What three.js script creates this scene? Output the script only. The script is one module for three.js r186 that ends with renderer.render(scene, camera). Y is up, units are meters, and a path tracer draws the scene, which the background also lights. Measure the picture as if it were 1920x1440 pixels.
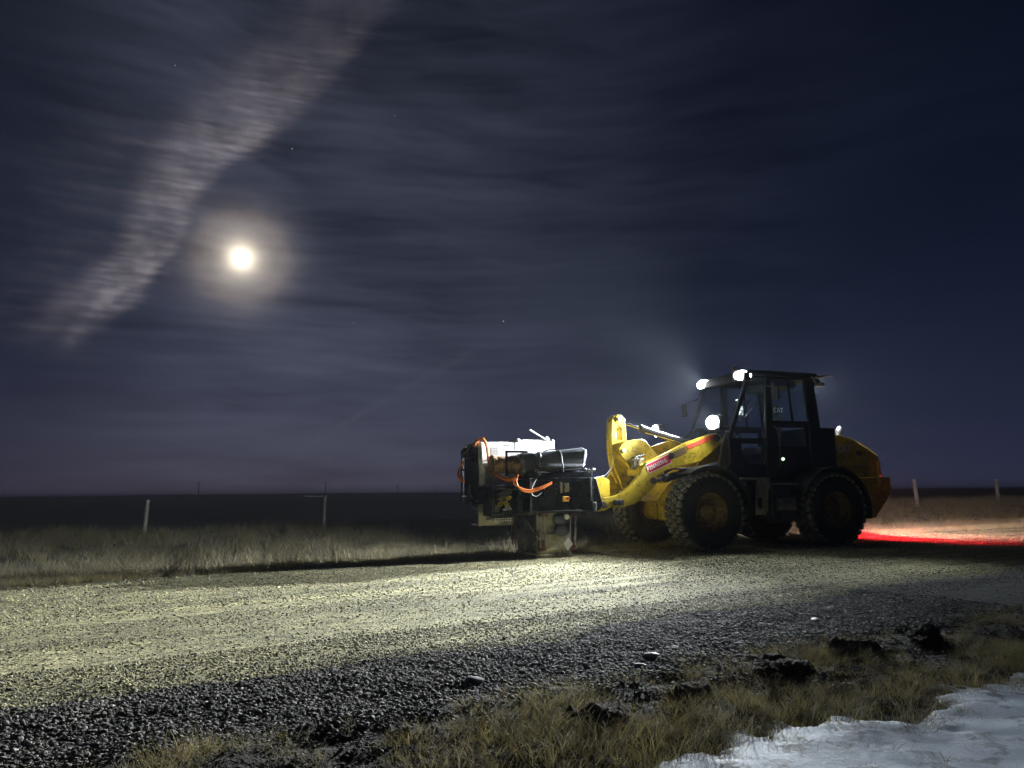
import * as THREE from 'three';
import { mergeGeometries, mergeVertices } from 'three/addons/utils/BufferGeometryUtils.js';
import { RoundedBoxGeometry } from 'three/addons/geometries/RoundedBoxGeometry.js';
import { FontLoader } from 'three/addons/loaders/FontLoader.js';
import { TextGeometry } from 'three/addons/geometries/TextGeometry.js';
import { ImprovedNoise } from 'three/addons/math/ImprovedNoise.js';

// ------------------------------------------------------------------ camera, sky, moonlight, exposure
const scene = new THREE.Scene();
const EYE = 1.13;                                   // metres above the gravel under the loader
const camera = new THREE.PerspectiveCamera(2 * Math.atan(720 / 1333) * 180 / Math.PI, 4 / 3, 0.1, 9000);
camera.position.set(0, EYE, 0);
camera.rotation.set(Math.atan(201 / 1333), 0, -0.54 * Math.PI / 180, 'YXZ');
scene.add(camera);

const renderer = new THREE.WebGLRenderer({ antialias: true });
renderer.toneMapping = THREE.LinearToneMapping;
renderer.toneMappingExposure = 1.08;
renderer.shadowMap.enabled = true;

const D2R = Math.PI / 180, V3 = (x, y, z) => new THREE.Vector3(x, y, z);
const dirOf = (az, el) => V3(Math.sin(az * D2R) * Math.cos(el * D2R), Math.sin(el * D2R), -Math.cos(az * D2R) * Math.cos(el * D2R));
const MOON_AZ = -21.5, MOON_EL = 17.6;

let seedState = 12345;
const rnd = () => { seedState = (seedState + 0x6d2b79f5) | 0; let t = Math.imul(seedState ^ (seedState >>> 15), 1 | seedState); t = (t + Math.imul(t ^ (t >>> 7), 61 | t)) ^ t; return ((t ^ (t >>> 14)) >>> 0) / 4294967296; };
const rr = (a, b) => a + (b - a) * rnd();
const PN = new ImprovedNoise();
const clamp = (x, a = 0, b = 1) => Math.min(b, Math.max(a, x));
const sstep = (a, b, x) => { const t = clamp((x - a) / (b - a)); return t * t * (3 - 2 * t); };
const fbm = (x, y, z, o = 4) => { let s = 0, a = 0.5; for (let i = 0; i < o; i++) { s += a * PN.noise(x, y, z + i * 7.3); x *= 2.03; y *= 2.03; a *= 0.5; } return s; };

// night sky: dark air, thin cirrus lit by the moon, the corona round the moon in that cirrus, one broad old contrail and a few fine ones (all by azimuth and elevation)
{
  const W = 4096, H = 2048, data = new Float32Array(W * H * 4);
  // the broad contrail: a strip along elevation with a left and a right edge, in degrees
  const edgeL = [[9, -36.5], [11.7, -34.4], [14.1, -32.7], [17, -30.1], [19.7, -29.5], [24.7, -27.7], [30.6, -23.3], [36.2, -17.5], [43, -9]];
  const edgeR = [[9, -32.2], [10.6, -31.2], [14.3, -28.05], [17.6, -26.1], [20.8, -24.8], [23.7, -23.1], [27.3, -18.4], [30.9, -14.8], [36.5, -9.6], [43, 0]];
  const along = (t, e) => { if (e <= t[0][0]) return t[0][1]; for (let i = 1; i < t.length; i++) if (e < t[i][0]) { const k = (e - t[i - 1][0]) / (t[i][0] - t[i - 1][0]); return t[i - 1][1] + k * (t[i][1] - t[i - 1][1]); } return t[t.length - 1][1]; };
  const fine = [[[-19.7, 1.0], [-14.4, 4.7], 0.10, 0.005], [[-14.4, 4.7], [-9.5, 7.7], 0.22, 0.008], [[-9.5, 7.7], [-2.2, 11.8], 0.35, 0.006], [[-17.3, 2.2], [-16.3, 3.0], 0.10, 0.008], [[-14.6, 2.4], [-13.9, 3.3], 0.10, 0.008], [[-13.9, 2.85], [-5.6, 3.15], 0.10, 0.007]];
  // its fibres: thin curved wisps across the strip, gathered in a small grid of azimuth and elevation
  const FD = 0.04, FA = -46, FE = 6, FW = 1300, FH = 980, fib = new Float32Array(FW * FH);
  const wisp = (a0, e0, len, th, k, bend) => {
    for (let u = -len; u < len; u += FD * 0.7) {
      const x = a0 + u, y = e0 + bend * (u + len * 0.2) ** 2 + 0.10 * PN.noise(u * 0.8, e0 * 3, a0), w = k * (1 - (u / len) ** 2) ** 1.5 * clamp(0.75 + 1.1 * PN.noise(u * 0.5, e0 * 5, 3.3), 0, 1.5), ci = Math.round((x - FA) / FD), n = Math.ceil(th * 2.4 / FD);
      for (let j = -n; j <= n; j++) { const cj = Math.round((y - FE) / FD) + j; if (ci < 0 || ci >= FW || cj < 0 || cj >= FH) continue; const d = (FE + cj * FD - y) / th; fib[cj * FW + ci] += w * Math.exp(-d * d); }
    }
  };
  for (let i = 0; i < 2600; i++) {
    const e0 = 10 + 27 * rnd() ** 1.1, L = along(edgeL, e0), R = along(edgeR, e0), q = rnd(), a0 = L + (R - L) * (0.0 + 1.0 * q) + rr(-0.5, 0.5), fade = sstep(9.5, 16, e0) * (1 - 0.8 * sstep(24, 38, e0));
    wisp(a0, e0, (R - L) * rr(0.10, 0.38), rr(0.035, 0.12), fade * rr(0.03, 0.34) * (0.5 + 0.8 * q * q), rr(0.012, 0.05));
  }
  for (let i = 0; i < 240; i++) { const e0 = rr(11, 27), L = along(edgeL, e0); wisp(L - rr(-1.5, 5), e0 + rr(-0.5, 0.5), rr(1.2, 5), rr(0.06, 0.3), rr(0.02, 0.14), 0.02); }
  for (let i = 0; i < 160; i++) { const k = rnd(); wisp(-29.5 - 3.2 * k + rr(-0.3, 0.3), 14.5 - 4.6 * k ** 1.4 + rr(-0.2, 0.2), rr(0.3, 1.0), rr(0.08, 0.25), rr(0.08, 0.22) * (1 - 0.5 * k), 0.15); }
  for (let i = 0; i < 60; i++) wisp(rr(-36, -31), rr(9, 14), rr(0.8, 2.4), rr(0.12, 0.4), rr(0.02, 0.08), 0.05);
  const moon = dirOf(MOON_AZ, MOON_EL);
  for (let j = 0; j < H; j++) {
    const el = ((j + 0.5) / H - 0.5) * 180, ce = Math.cos(el * D2R), y = Math.sin(el * D2R);
    for (let i = 0; i < W; i++) {
      const ph = ((i + 0.5) / W - 0.5) * 2 * Math.PI, x = Math.cos(ph) * ce, z = Math.sin(ph) * ce, o = (j * W + i) * 4;
      data[o + 3] = 1;
      if (el < -1) { data[o] = 0.004; data[o + 1] = 0.0045; data[o + 2] = 0.006; continue; }
      const az = Math.atan2(x, -z) / D2R;
      const far = Math.acos(clamp(x * moon.x + y * moon.y + z * moon.z, -1, 1)) / D2R;
      const e = Math.max(el, 0), front = Math.abs(az) < 52 && el < 50;
      // air
      const low = Math.exp(-e / 11.5);
      let r = 0.0006 + 0.0135 * low, g = 0.0015 + 0.0200 * low, b = 0.0066 + 0.046 * low;
      const hz = Math.exp(-e / 5) * (0.25 + 0.75 * Math.exp(-(((az + 20) / 32) ** 2)));
      r += 0.0190 * hz; g += 0.0030 * hz; b -= 0.017 * hz;
      // thin cirrus sheet lit by the moon, in long level streaks
      let sheet = 0.5, streak = 0;
      const pk = 1 / (0.12 + Math.max(y, 0));
      const cx = x * pk, cz = z * pk;
      if (front) {
        const warp = fbm(az * 0.05, el * 0.09, 3.1, 3);
        streak = fbm(az * 0.06 + warp * 0.8, el * 0.5 + warp * 1.3 + az * 0.03, 9.7, 6) * (0.7 + 0.9 * fbm(az * 0.09 + 9, el * 0.2, 12.1, 3));
        sheet = clamp(0.50 + 0.9 * fbm(az * 0.035 + 4.2, el * 0.06 + 1.7, 5.5, 3) + 0.8 * streak + 0.22 * fbm(az * 0.16 + el * 0.3, el * 2.1 - az * 0.1, 14.4, 4), 0, 1.3);
      } else sheet = clamp(0.62 + 0.75 * fbm(cx * 0.7, cz * 0.7, 5.5, 3));
      sheet *= 1 - 0.8 * sstep(-22, -40, az) * (el > 0 ? 1 : 0);
      const cl = 0.047 * Math.exp(-((far / 25) ** 2)) * (0.12 + 1.25 * sheet), wide = 0.014 * Math.exp(-((far / 46) ** 2)) * (0.2 + 1.1 * sheet);
      r += cl * 0.80 + wide * 0.55; g += cl * 0.82 + wide * 0.74; b += cl * 1.04 + wide * 1.35;
      // the corona of the moon in the cirrus: pale inside, a brown rim, a soft outer cloud
      if (far < 14) {
        const w = 1 + 0.5 * streak;
        const ww = far * (1 + 0.16 * fbm(az * 0.25, el * 0.45, 77, 3)), in1 = Math.exp(-((far / 0.9) ** 2)) * 1.3 + Math.exp(-((far / 1.9) ** 2)) * 0.3, in2 = Math.exp(-((ww / 3.3) ** 3)) * 0.13 * clamp(1 + 1.3 * streak + 0.5 * fbm(az * 0.7, el * 0.9, 88, 3), 0.4, 1.7), out = Math.exp(-((ww / 4.6) ** 4)) * 0.034 * clamp(w, 0, 1.5), rim = Math.exp(-(((ww - 3.1) / 0.55) ** 2)) * 0.016;
        r += in1 * 1.0 + in2 * 1.05 + out + rim * 1.3; g += in1 * 0.88 + in2 * 0.87 + out * 0.94 + rim * 0.75; b += in1 * 0.66 + in2 * 0.72 + out * 0.98 + rim * 0.45;
      }
      if (front) {
        // the broad contrail with its cross striations
        if (el > 8 && el < 44 && az < 2) {
          const L = along(edgeL, el) + 1.0 * fbm(el * 0.35, 2.2, 31, 3), R = along(edgeR, el) + 1.0 * fbm(el * 0.4, 7.1, 33, 3);
          const t = (az - L) / Math.max(R - L, 0.1);
          const body = sstep(-0.3, 0.3, t) * (1 - sstep(0.78, 1.08, t)) * (0.6 + 0.4 * t), keep = sstep(9, 15, el) * (1 - 0.82 * sstep(24, 38, el));
          const fx = clamp((az - FA) / FD, 0, FW - 2), fy = clamp((el - FE) / FD, 0, FH - 2), ix = Math.floor(fx), iy = Math.floor(fy), ax = fx - ix, ay = fy - iy, q = iy * FW + ix;
          const f = (fib[q] * (1 - ax) + fib[q + 1] * ax) * (1 - ay) + (fib[q + FW] * (1 - ax) + fib[q + FW + 1] * ax) * ay;
          const c = 0.088 * body * keep * (0.62 + 0.55 * clamp(f, 0, 1.6)) * clamp(0.9 + 1.2 * fbm(az * 0.4, el * 0.4, 44, 4), 0.2, 1.6) + 0.022 * f;
          r += c * 1.0; g += c * 0.87; b += c * 0.86;
        }
        for (const [p, q, wd, a] of fine) {
          const dx = q[0] - p[0], dy = q[1] - p[1], ll = dx * dx + dy * dy, t = ((az - p[0]) * dx + (el - p[1]) * dy) / ll;
          if (t < -0.05 || t > 1.05) continue;
          const d = Math.abs((az - p[0]) * dy - (el - p[1]) * dx) / Math.sqrt(ll);
          const c = a * Math.exp(-((d / wd) ** 2)) * sstep(-0.05, 0.15, t) * (1 - sstep(0.85, 1.05, t)) * clamp(0.9 + 2 * fbm(t * 4, p[0], 61, 3), 0.2, 2);
          r += c; g += c * 0.98; b += c;
        }
      }
      data[o] = r; data[o + 1] = g; data[o + 2] = b;
    }
  }
  const t = new THREE.DataTexture(data, W, H, THREE.RGBAFormat, THREE.FloatType);
  t.mapping = THREE.EquirectangularReflectionMapping; t.magFilter = THREE.LinearFilter; t.minFilter = THREE.LinearFilter; t.needsUpdate = true;
  scene.background = t; scene.environment = t;
}
// moonlight (its ray passes three degrees beside the moon's own disc, which would otherwise stand in its way)
const moonlight = new THREE.DirectionalLight(new THREE.Color(0.92, 0.95, 1.0), 0.1);
moonlight.name = 'moonlight';
moonlight.position.copy(dirOf(MOON_AZ - 2.5, MOON_EL + 2)).multiplyScalar(100);
moonlight.castShadow = true; moonlight.shadow.mapSize.set(2048, 2048);
Object.assign(moonlight.shadow.camera, { left: -40, right: 40, top: 40, bottom: -40, near: 1, far: 300 });
scene.add(moonlight, moonlight.target);
scene.fog = new THREE.FogExp2(new THREE.Color(0.80, 0.88, 1.0), 0.00032);

// ------------------------------------------------------------------ helpers
const taken = new Map();
function numbered(name) { const n = taken.get(name) ?? 0; taken.set(name, n + 1); return n ? `${name}_${String(n).padStart(3, '0')}` : name; }
function shade(o) { o.traverse((m) => { if (m.isMesh) { m.castShadow = true; m.receiveShadow = true; } }); return o; }
function thing(name, label, category, group) { const o = new THREE.Group(); o.name = numbered(name); o.userData = { label, category }; if (group) o.userData.group = group; scene.add(o); return o; }
function single(name, geo, mat, label, category, group) { const o = new THREE.Mesh(geo, mat); o.name = numbered(name); o.userData = { label, category }; if (group) o.userData.group = group; scene.add(o); return shade(o); }
function setting(name, geo, mat, kind = 'structure', label) { const o = new THREE.Mesh(geo, mat); o.name = numbered(name); o.userData = { kind }; if (label) o.userData.label = label; scene.add(o); return shade(o); }
function part(parent, name, geo, mat, label) { const o = new THREE.Mesh(geo, mat); o.name = name; if (label) o.userData.label = label; parent.add(o); return shade(o); }
function sub(parent, name) { const o = new THREE.Group(); o.name = name; parent.add(o); return o; }
const plain = (g) => { const q = g.index ? g.toNonIndexed() : g; for (const k of Object.keys(q.attributes)) if (!['position', 'normal', 'uv'].includes(k)) q.deleteAttribute(k); return q; };
const merge = (...l) => mergeGeometries(l.flat().map(plain));
// uv in metres from the dominant axis of each face
function boxUV(g) {
  g = plain(g); const p = g.attributes.position, n = g.attributes.normal, uv = new Float32Array(p.count * 2);
  for (let i = 0; i < p.count; i++) {
    const a = Math.abs(n.getX(i)), b = Math.abs(n.getY(i)), c = Math.abs(n.getZ(i));
    if (a >= b && a >= c) { uv[2 * i] = p.getZ(i); uv[2 * i + 1] = p.getY(i); } else if (b >= c) { uv[2 * i] = p.getX(i); uv[2 * i + 1] = p.getZ(i); } else { uv[2 * i] = p.getX(i); uv[2 * i + 1] = p.getY(i); }
  }
  g.setAttribute('uv', new THREE.BufferAttribute(uv, 2)); return g;
}
// outline in x, y pushed from z0 to z1 with small bevels
function plate(pts, z0, z1, bevel = 0.008, holes = [], smooth = false) {
  const s = new THREE.Shape();
  if (smooth) { s.moveTo(...pts[0]); s.splineThru(pts.slice(1).map((p) => new THREE.Vector2(...p))); } else s.setFromPoints(pts.map((p) => new THREE.Vector2(...p)));
  for (const h of holes) s.holes.push(new THREE.Path(h.map((p) => new THREE.Vector2(...p))));
  const g = new THREE.ExtrudeGeometry(s, { depth: z1 - z0 - 2 * bevel, bevelEnabled: bevel > 0, bevelThickness: bevel, bevelSize: bevel, bevelOffset: -bevel, bevelSegments: 1, curveSegments: 6 });
  g.translate(0, 0, z0 + bevel); return boxUV(g);
}
function block(x0, x1, y0, y1, z0, z1, r = 0.012) {
  const g = new RoundedBoxGeometry(x1 - x0, y1 - y0, z1 - z0, 2, Math.min(r, (x1 - x0) / 2.2, (y1 - y0) / 2.2, (z1 - z0) / 2.2));
  g.translate((x0 + x1) / 2, (y0 + y1) / 2, (z0 + z1) / 2); return boxUV(g);
}
function rod(a, b, r, r2 = r, seg = 14) {
  const A = V3(...a), B = V3(...b), g = new THREE.CylinderGeometry(r2, r, A.distanceTo(B), seg, 1);
  g.applyQuaternion(new THREE.Quaternion().setFromUnitVectors(V3(0, 1, 0), B.clone().sub(A).normalize())); g.translate((A.x + B.x) / 2, (A.y + B.y) / 2, (A.z + B.z) / 2);
  return boxUV(g);
}
function tube(pts, r, seg = 40, rad = 8) { return plain(new THREE.TubeGeometry(new THREE.CatmullRomCurve3(pts.map((p) => V3(...p))), seg, r, rad, false)); }
// a solid of revolution about the z axis: profile of [radius, z]
function turned(profile, seg = 48) { const g = new THREE.LatheGeometry(profile.map(([r, z]) => new THREE.Vector2(r, z)), seg); g.rotateX(Math.PI / 2); return plain(g); }
const turnY = (g, a, x, z) => { g.translate(-x, 0, -z); g.rotateY(a); g.translate(x, 0, z); return g; };
const shift = (g, x, y, z) => { g.translate(x, y, z); return g; };
// lumps: move the vertices of a geometry along their normals by noise
function lumpy(g, f, a, k = 0) {
  g = g.clone(); for (const n of ['uv', 'normal']) g.deleteAttribute(n); g = mergeVertices(g, 1e-4); g.computeVertexNormals();
  const p = g.attributes.position, n = g.attributes.normal;
  for (let i = 0; i < p.count; i++) { const d = a * fbm(p.getX(i) * f + k, p.getY(i) * f, p.getZ(i) * f + k, 3) * 2; p.setXYZ(i, p.getX(i) + n.getX(i) * d, p.getY(i) + n.getY(i) * d, p.getZ(i) + n.getZ(i) * d); }
  g.computeVertexNormals(); const q = g.toNonIndexed(); return boxUV(q);
}

// textures that tile: value noise on a torus
function tileNoise(N, cells, seed) {
  const G = new Float32Array(cells * cells); let s = seed; for (let i = 0; i < G.length; i++) { s = (Math.imul(s, 1664525) + 1013904223) | 0; G[i] = (s >>> 8 & 0xffff) / 65535; }
  return (u, v) => { const x = u * cells, y = v * cells, ix = Math.floor(x), iy = Math.floor(y), a = x - ix, b = y - iy, sa = a * a * (3 - 2 * a), sb = b * b * (3 - 2 * b), at = (p, q) => G[((q % cells + cells) % cells) * cells + ((p % cells + cells) % cells)]; return (at(ix, iy) * (1 - sa) + at(ix + 1, iy) * sa) * (1 - sb) + (at(ix, iy + 1) * (1 - sa) + at(ix + 1, iy + 1) * sa) * sb; };
}
function tex(N, fn, srgb = false) {
  const d = new Uint8Array(N * N * 4);
  for (let j = 0; j < N; j++) for (let i = 0; i < N; i++) { const c = fn((i + 0.5) / N, (j + 0.5) / N), o = (j * N + i) * 4; for (let k = 0; k < 3; k++) d[o + k] = 255 * clamp(Array.isArray(c) ? c[k] : c); d[o + 3] = 255; }
  const t = new THREE.DataTexture(d, N, N); t.wrapS = t.wrapT = THREE.RepeatWrapping; t.magFilter = THREE.LinearFilter; t.minFilter = THREE.LinearMipmapLinearFilter; t.generateMipmaps = true; if (srgb) t.colorSpace = THREE.SRGBColorSpace; t.needsUpdate = true; return t;
}
const oct = [4, 9, 18, 37, 75, 150].map((c, i) => tileNoise(512, c, 17 + i * 91));
const layered = (u, v, a = 0, b = 6) => { let s = 0, w = 0, k = 1; for (let i = a; i < b; i++) { s += oct[i](u, v) * k; w += k; k *= 0.62; } return s / w; };
const grimeTex = tex(512, (u, v) => { const g = layered(u, v), f = layered(u + 0.37, v * 1.0 + 0.11, 2, 6), k = 0.70 + 0.3 * sstep(0.38, 0.58, g) - 0.34 * sstep(0.58, 0.66, f) * sstep(0.35, 0.6, layered(u + 0.61, v + 0.23, 0, 3)); return [k, k * 0.98, k * 0.94]; });
const roughTex = tex(512, (u, v) => { const g = layered(v, u + 0.2); return 0.62 + 0.75 * (g - 0.5); });
const fineBump = tex(512, (u, v) => layered(u, v, 2, 6));
const grain = tex(512, (u, v) => { const g = layered(u, v, 2, 6), h = layered(u + 0.5, v + 0.3, 0, 4); const k = clamp(0.55 + 1.1 * (g - 0.5) + 0.5 * (h - 0.5)); return [k, k * 0.98, k * 0.95]; });
const grain2 = tex(512, (u, v) => { const g = layered(u, v, 3, 6), h = layered(u + 0.3, v + 0.7, 0, 5), k = clamp(0.9 + 0.35 * (g - 0.5) - 0.5 * sstep(0.58, 0.7, h)); return [k, k * 0.99, k * 0.97]; });
const lin = (r, g, b) => new THREE.Color().setRGB(r, g, b);
const M = (name, c, o = {}) => { const m = new THREE.MeshPhysicalMaterial({ roughness: 0.6, ...o }); m.name = name; m.color = lin(...c); return m; };
const rep = (t, k) => { const q = t.clone(); q.repeat.set(k, k); q.needsUpdate = true; return q; };
const grime = rep(grimeTex, 1.1), roughM = rep(roughTex, 1.6);
const mat = {
  yellow: M('yellow paint', [0.76, 0.565, 0.04], { map: grime, roughnessMap: roughM, roughness: 0.6, clearcoat: 0.25, clearcoatRoughness: 0.35 }),
  rim: M('dusty rim paint', [0.40, 0.27, 0.11], { map: rep(grain, 2.2), roughness: 0.8 }),
  rubber: M('tyre rubber', [0.028, 0.028, 0.03], { roughness: 0.85, map: rep(grimeTex, 1.5), bumpMap: rep(fineBump, 6), bumpScale: 0.002 }),
  tread: M('dusty tread rubber', [0.34, 0.325, 0.25], { roughness: 0.95, map: rep(grain, 3) }),
  black: M('black paint', [0.022, 0.024, 0.027], { roughness: 0.45, map: grime, roughnessMap: roughM }),
  cabpaint: M('dark grey cab paint', [0.026, 0.028, 0.032], { roughness: 0.5, map: grime }),
  plastic: M('dark plastic', [0.03, 0.031, 0.034], { roughness: 0.55, map: grime }),
  steel: M('bare steel', [0.42, 0.42, 0.42], { metalness: 1, roughness: 0.42, map: rep(grimeTex, 2) }),
  chrome: M('chrome rod', [0.75, 0.75, 0.77], { metalness: 1, roughness: 0.16 }),
  darksteel: M('dark steel', [0.09, 0.09, 0.095], { metalness: 0.6, roughness: 0.5, map: grime }),
  zinc: M('dull sheet metal', [0.36, 0.34, 0.25], { metalness: 0.35, roughness: 0.55, map: grime, bumpMap: rep(fineBump, 0.8), bumpScale: 0.01 }),
  white: M('white panel', [0.80, 0.81, 0.80], { roughness: 0.5, map: grime }),
  tarp: M('black tarpaulin', [0.075, 0.085, 0.10], { roughness: 0.38, bumpMap: rep(fineBump, 2), bumpScale: 0.006 }),
  foil: M('scorched heat wrap', [0.42, 0.25, 0.12], { metalness: 0.3, roughness: 0.55, map: rep(grain, 2), bumpMap: rep(fineBump, 2), bumpScale: 0.012 }),
  orange: M('orange cable', [0.85, 0.22, 0.03], { roughness: 0.5 }),
  hose: M('black hose', [0.02, 0.02, 0.022], { roughness: 0.4 }),
  red: M('red decal', [0.62, 0.025, 0.05], { roughness: 0.4 }),
  reflect: M('red reflective strip', [0.85, 0.12, 0.06], { roughness: 0.3 }),
  decalwhite: M('white lettering', [0.85, 0.85, 0.85], { roughness: 0.45 }),
  brown: M('brown plate', [0.16, 0.10, 0.03], { roughness: 0.5 }),
  grey: M('grey fabric', [0.14, 0.145, 0.16], { roughness: 0.9, bumpMap: rep(fineBump, 8), bumpScale: 0.003 }),
  rust: M('rusty bolt steel', [0.13, 0.06, 0.045], { roughness: 0.8, map: grime }),
  glass: M('cab glass', [0.86, 0.9, 0.9], { transmission: 1, thickness: 0, roughness: 0.03, ior: 1.5 }),
  amber: M('amber lens', [0.8, 0.35, 0.02], { roughness: 0.3, transmission: 0.4, thickness: 0 }),
};
const glow = (name, c, k) => { const m = new THREE.MeshStandardMaterial({ color: 0x111111, roughness: 0.4 }); m.name = name; m.emissive = lin(...c); m.emissiveIntensity = k; return m; };
mat.lamp = glow('lit lamp lens', [0.93, 0.97, 1.0], 60);
mat.tail = glow('lit red tail lamp', [1.0, 0.02, 0.05], 6);
mat.indicator = glow('lit indicator', [0.75, 1.0, 0.7], 1.2);
mat.screen = glow('lit screen', [0.85, 0.95, 1.0], 0.9);

// ------------------------------------------------------------------ terrain, in road coordinates: s along the road, n across it (away from the camera)
const RS = [0.8713, 0.4907];
const toWorld = (s, n) => [RS[0] * s - RS[1] * n, -(RS[1] * s + RS[0] * n)];           // x, z
const toRoad = (x, z) => [RS[0] * x - RS[1] * z, -RS[1] * x - RS[0] * z];
const farEdge = (s) => 11.45 - 0.011 * Math.max(0, 3 - s) ** 2 * 1.0 - 0.0016 * Math.max(0, s - 6) ** 2 * (s < 40 ? 1 : 40 / s);
const nearEdge = (s) => 3.75 + 0.28 * fbm(s * 0.35, 0.3, 2, 3) + 0.12 * fbm(s * 1.8, 1.3, 4, 2);
function groundY(s, n) {
  const fe = farEdge(clamp(s, -12, 60));
  let y = 0;
  y -= 0.14 * sstep(3.7, 2.3, n);
  const f = n - fe;
  y -= 0.46 * sstep(0.2, 2.6, f);
  y += 0.22 * sstep(5, 13, f) + (s > 18 ? 0.45 * sstep(18, 34, s) * sstep(3, 10, f) : 0);
  if (f > 0.4) y += 0.16 * fbm(s * 0.22, n * 0.22, 1.5, 3) * sstep(0.4, 3, f);
  y *= 1;
  return y;
}
const lane = (n, c, w) => Math.exp(-(((n - c) / w) ** 2));
function roadY(s, n) {
  let y = groundY(s, n);
  y -= 0.018 * lane(n, 6.2, 0.45) + 0.018 * lane(n, 8.1, 0.45) + 0.012 * lane(n, 9.9, 0.4);
  const loose = sstep(5.4, 4.5, n + 0.35 * fbm(s * 0.4, 3.3, 8, 2));
  y += 0.020 * loose * lane(n, 4.3, 0.7);
  y += (0.010 + 0.022 * loose) * fbm(s * 2.2, n * 2.6, 3, 3) + (0.004 + 0.006 * loose) * fbm(s * 9, n * 11, 13, 2);
  y -= 0.03 * sstep(0.25, -0.05, farEdge(clamp(s, -12, 60)) - n) * 1.2;
  return y;
}
function spaced(stops) { const out = []; for (let i = 0; i + 1 < stops.length; i++) { const [a, st] = stops[i], b = stops[i + 1][0], k = Math.max(1, Math.round((b - a) / st)); for (let j = 0; j < k; j++) out.push(a + (b - a) * j / k); } out.push(stops[stops.length - 1][0]); return out; }
function sheet(S, N, height, color) {
  const p = new Float32Array(S.length * N.length * 3), uv = new Float32Array(S.length * N.length * 2), c = color && new Float32Array(S.length * N.length * 3), idx = [];
  for (let j = 0; j < N.length; j++) for (let i = 0; i < S.length; i++) {
    const k = j * S.length + i, [x, z] = toWorld(S[i], N[j]);
    p.set([x, height(S[i], N[j]), z], k * 3); uv.set([S[i], N[j]], k * 2); if (c) c.set(color(S[i], N[j]), k * 3);
    if (i && j) { const a = k - S.length - 1, b = k - S.length, d = k - 1; idx.push(a, b, d, b, k, d); }
  }
  const g = new THREE.BufferGeometry(); g.setAttribute('position', new THREE.BufferAttribute(p, 3)); g.setAttribute('uv', new THREE.BufferAttribute(uv, 2)); if (c) g.setAttribute('color', new THREE.BufferAttribute(c, 3)); g.setIndex(idx); g.computeVertexNormals(); return g;
}
const soil = M('dark soil', [1, 1, 1], { vertexColors: true, roughness: 1, map: rep(grain, 0.7), bumpMap: rep(fineBump, 2.2), bumpScale: 0.02 });
{
  const S = spaced([[-1400, 200], [-200, 30], [-40, 4], [-8, 0.25], [20, 0.5], [44, 4], [160, 30], [400, 200], [1600, 200]]), N = spaced([[-400, 80], [-40, 6], [-4, 0.4], [1, 0.06], [4.2, 0.3], [11, 0.12], [14, 0.25], [30, 2], [80, 12], [300, 80], [1500, 100]]);
  const g = sheet(S, N, (s, n) => {
    const under = sstep(3.9, 4.3, n) * (1 - sstep(-0.35, -0.05, n - farEdge(clamp(s, -12, 60))));
    const clod = sstep(2.2, 2.7, n) * (1 - sstep(3.7, 4.1, n));
    return groundY(s, n) - 0.09 * under + clod * (0.05 * fbm(s * 2.4, n * 2.4, 6, 3) + 0.05 * fbm(s * 7, n * 7, 16, 3)) - (n > 60 ? 0.6 * sstep(60, 300, n) : 0);
  }, (s, n) => { const k = 0.75 + 0.8 * fbm(s * 0.8, n * 0.8, 27, 3), f = sstep(12, 16, n); const a = [0.075, 0.062, 0.043], b = [0.06, 0.055, 0.032]; return a.map((v, i) => k * (v + (b[i] - v) * f)); });
  setting('ground', g, soil);
}
const roadMat = M('packed gravel', [1, 1, 1], { vertexColors: true, roughness: 0.95, map: rep(grain, 1.7), bumpMap: rep(fineBump, 2.6), bumpScale: 0.02 });
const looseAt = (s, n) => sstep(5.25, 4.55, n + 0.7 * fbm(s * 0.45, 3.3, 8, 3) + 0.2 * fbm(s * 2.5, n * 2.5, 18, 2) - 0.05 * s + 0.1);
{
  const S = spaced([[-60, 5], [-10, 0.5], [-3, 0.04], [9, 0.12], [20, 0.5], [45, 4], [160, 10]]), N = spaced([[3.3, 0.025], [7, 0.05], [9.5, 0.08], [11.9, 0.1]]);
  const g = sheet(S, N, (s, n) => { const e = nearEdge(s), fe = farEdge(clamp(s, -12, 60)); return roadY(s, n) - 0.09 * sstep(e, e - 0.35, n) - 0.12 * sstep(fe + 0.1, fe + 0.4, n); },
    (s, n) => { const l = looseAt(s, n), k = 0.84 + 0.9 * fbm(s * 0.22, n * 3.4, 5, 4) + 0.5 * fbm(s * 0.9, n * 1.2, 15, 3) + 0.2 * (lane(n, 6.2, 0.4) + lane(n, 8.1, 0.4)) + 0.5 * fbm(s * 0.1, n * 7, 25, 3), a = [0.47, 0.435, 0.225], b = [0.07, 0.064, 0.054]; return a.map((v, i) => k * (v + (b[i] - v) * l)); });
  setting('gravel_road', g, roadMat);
}
console.log('terrain done');

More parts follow.
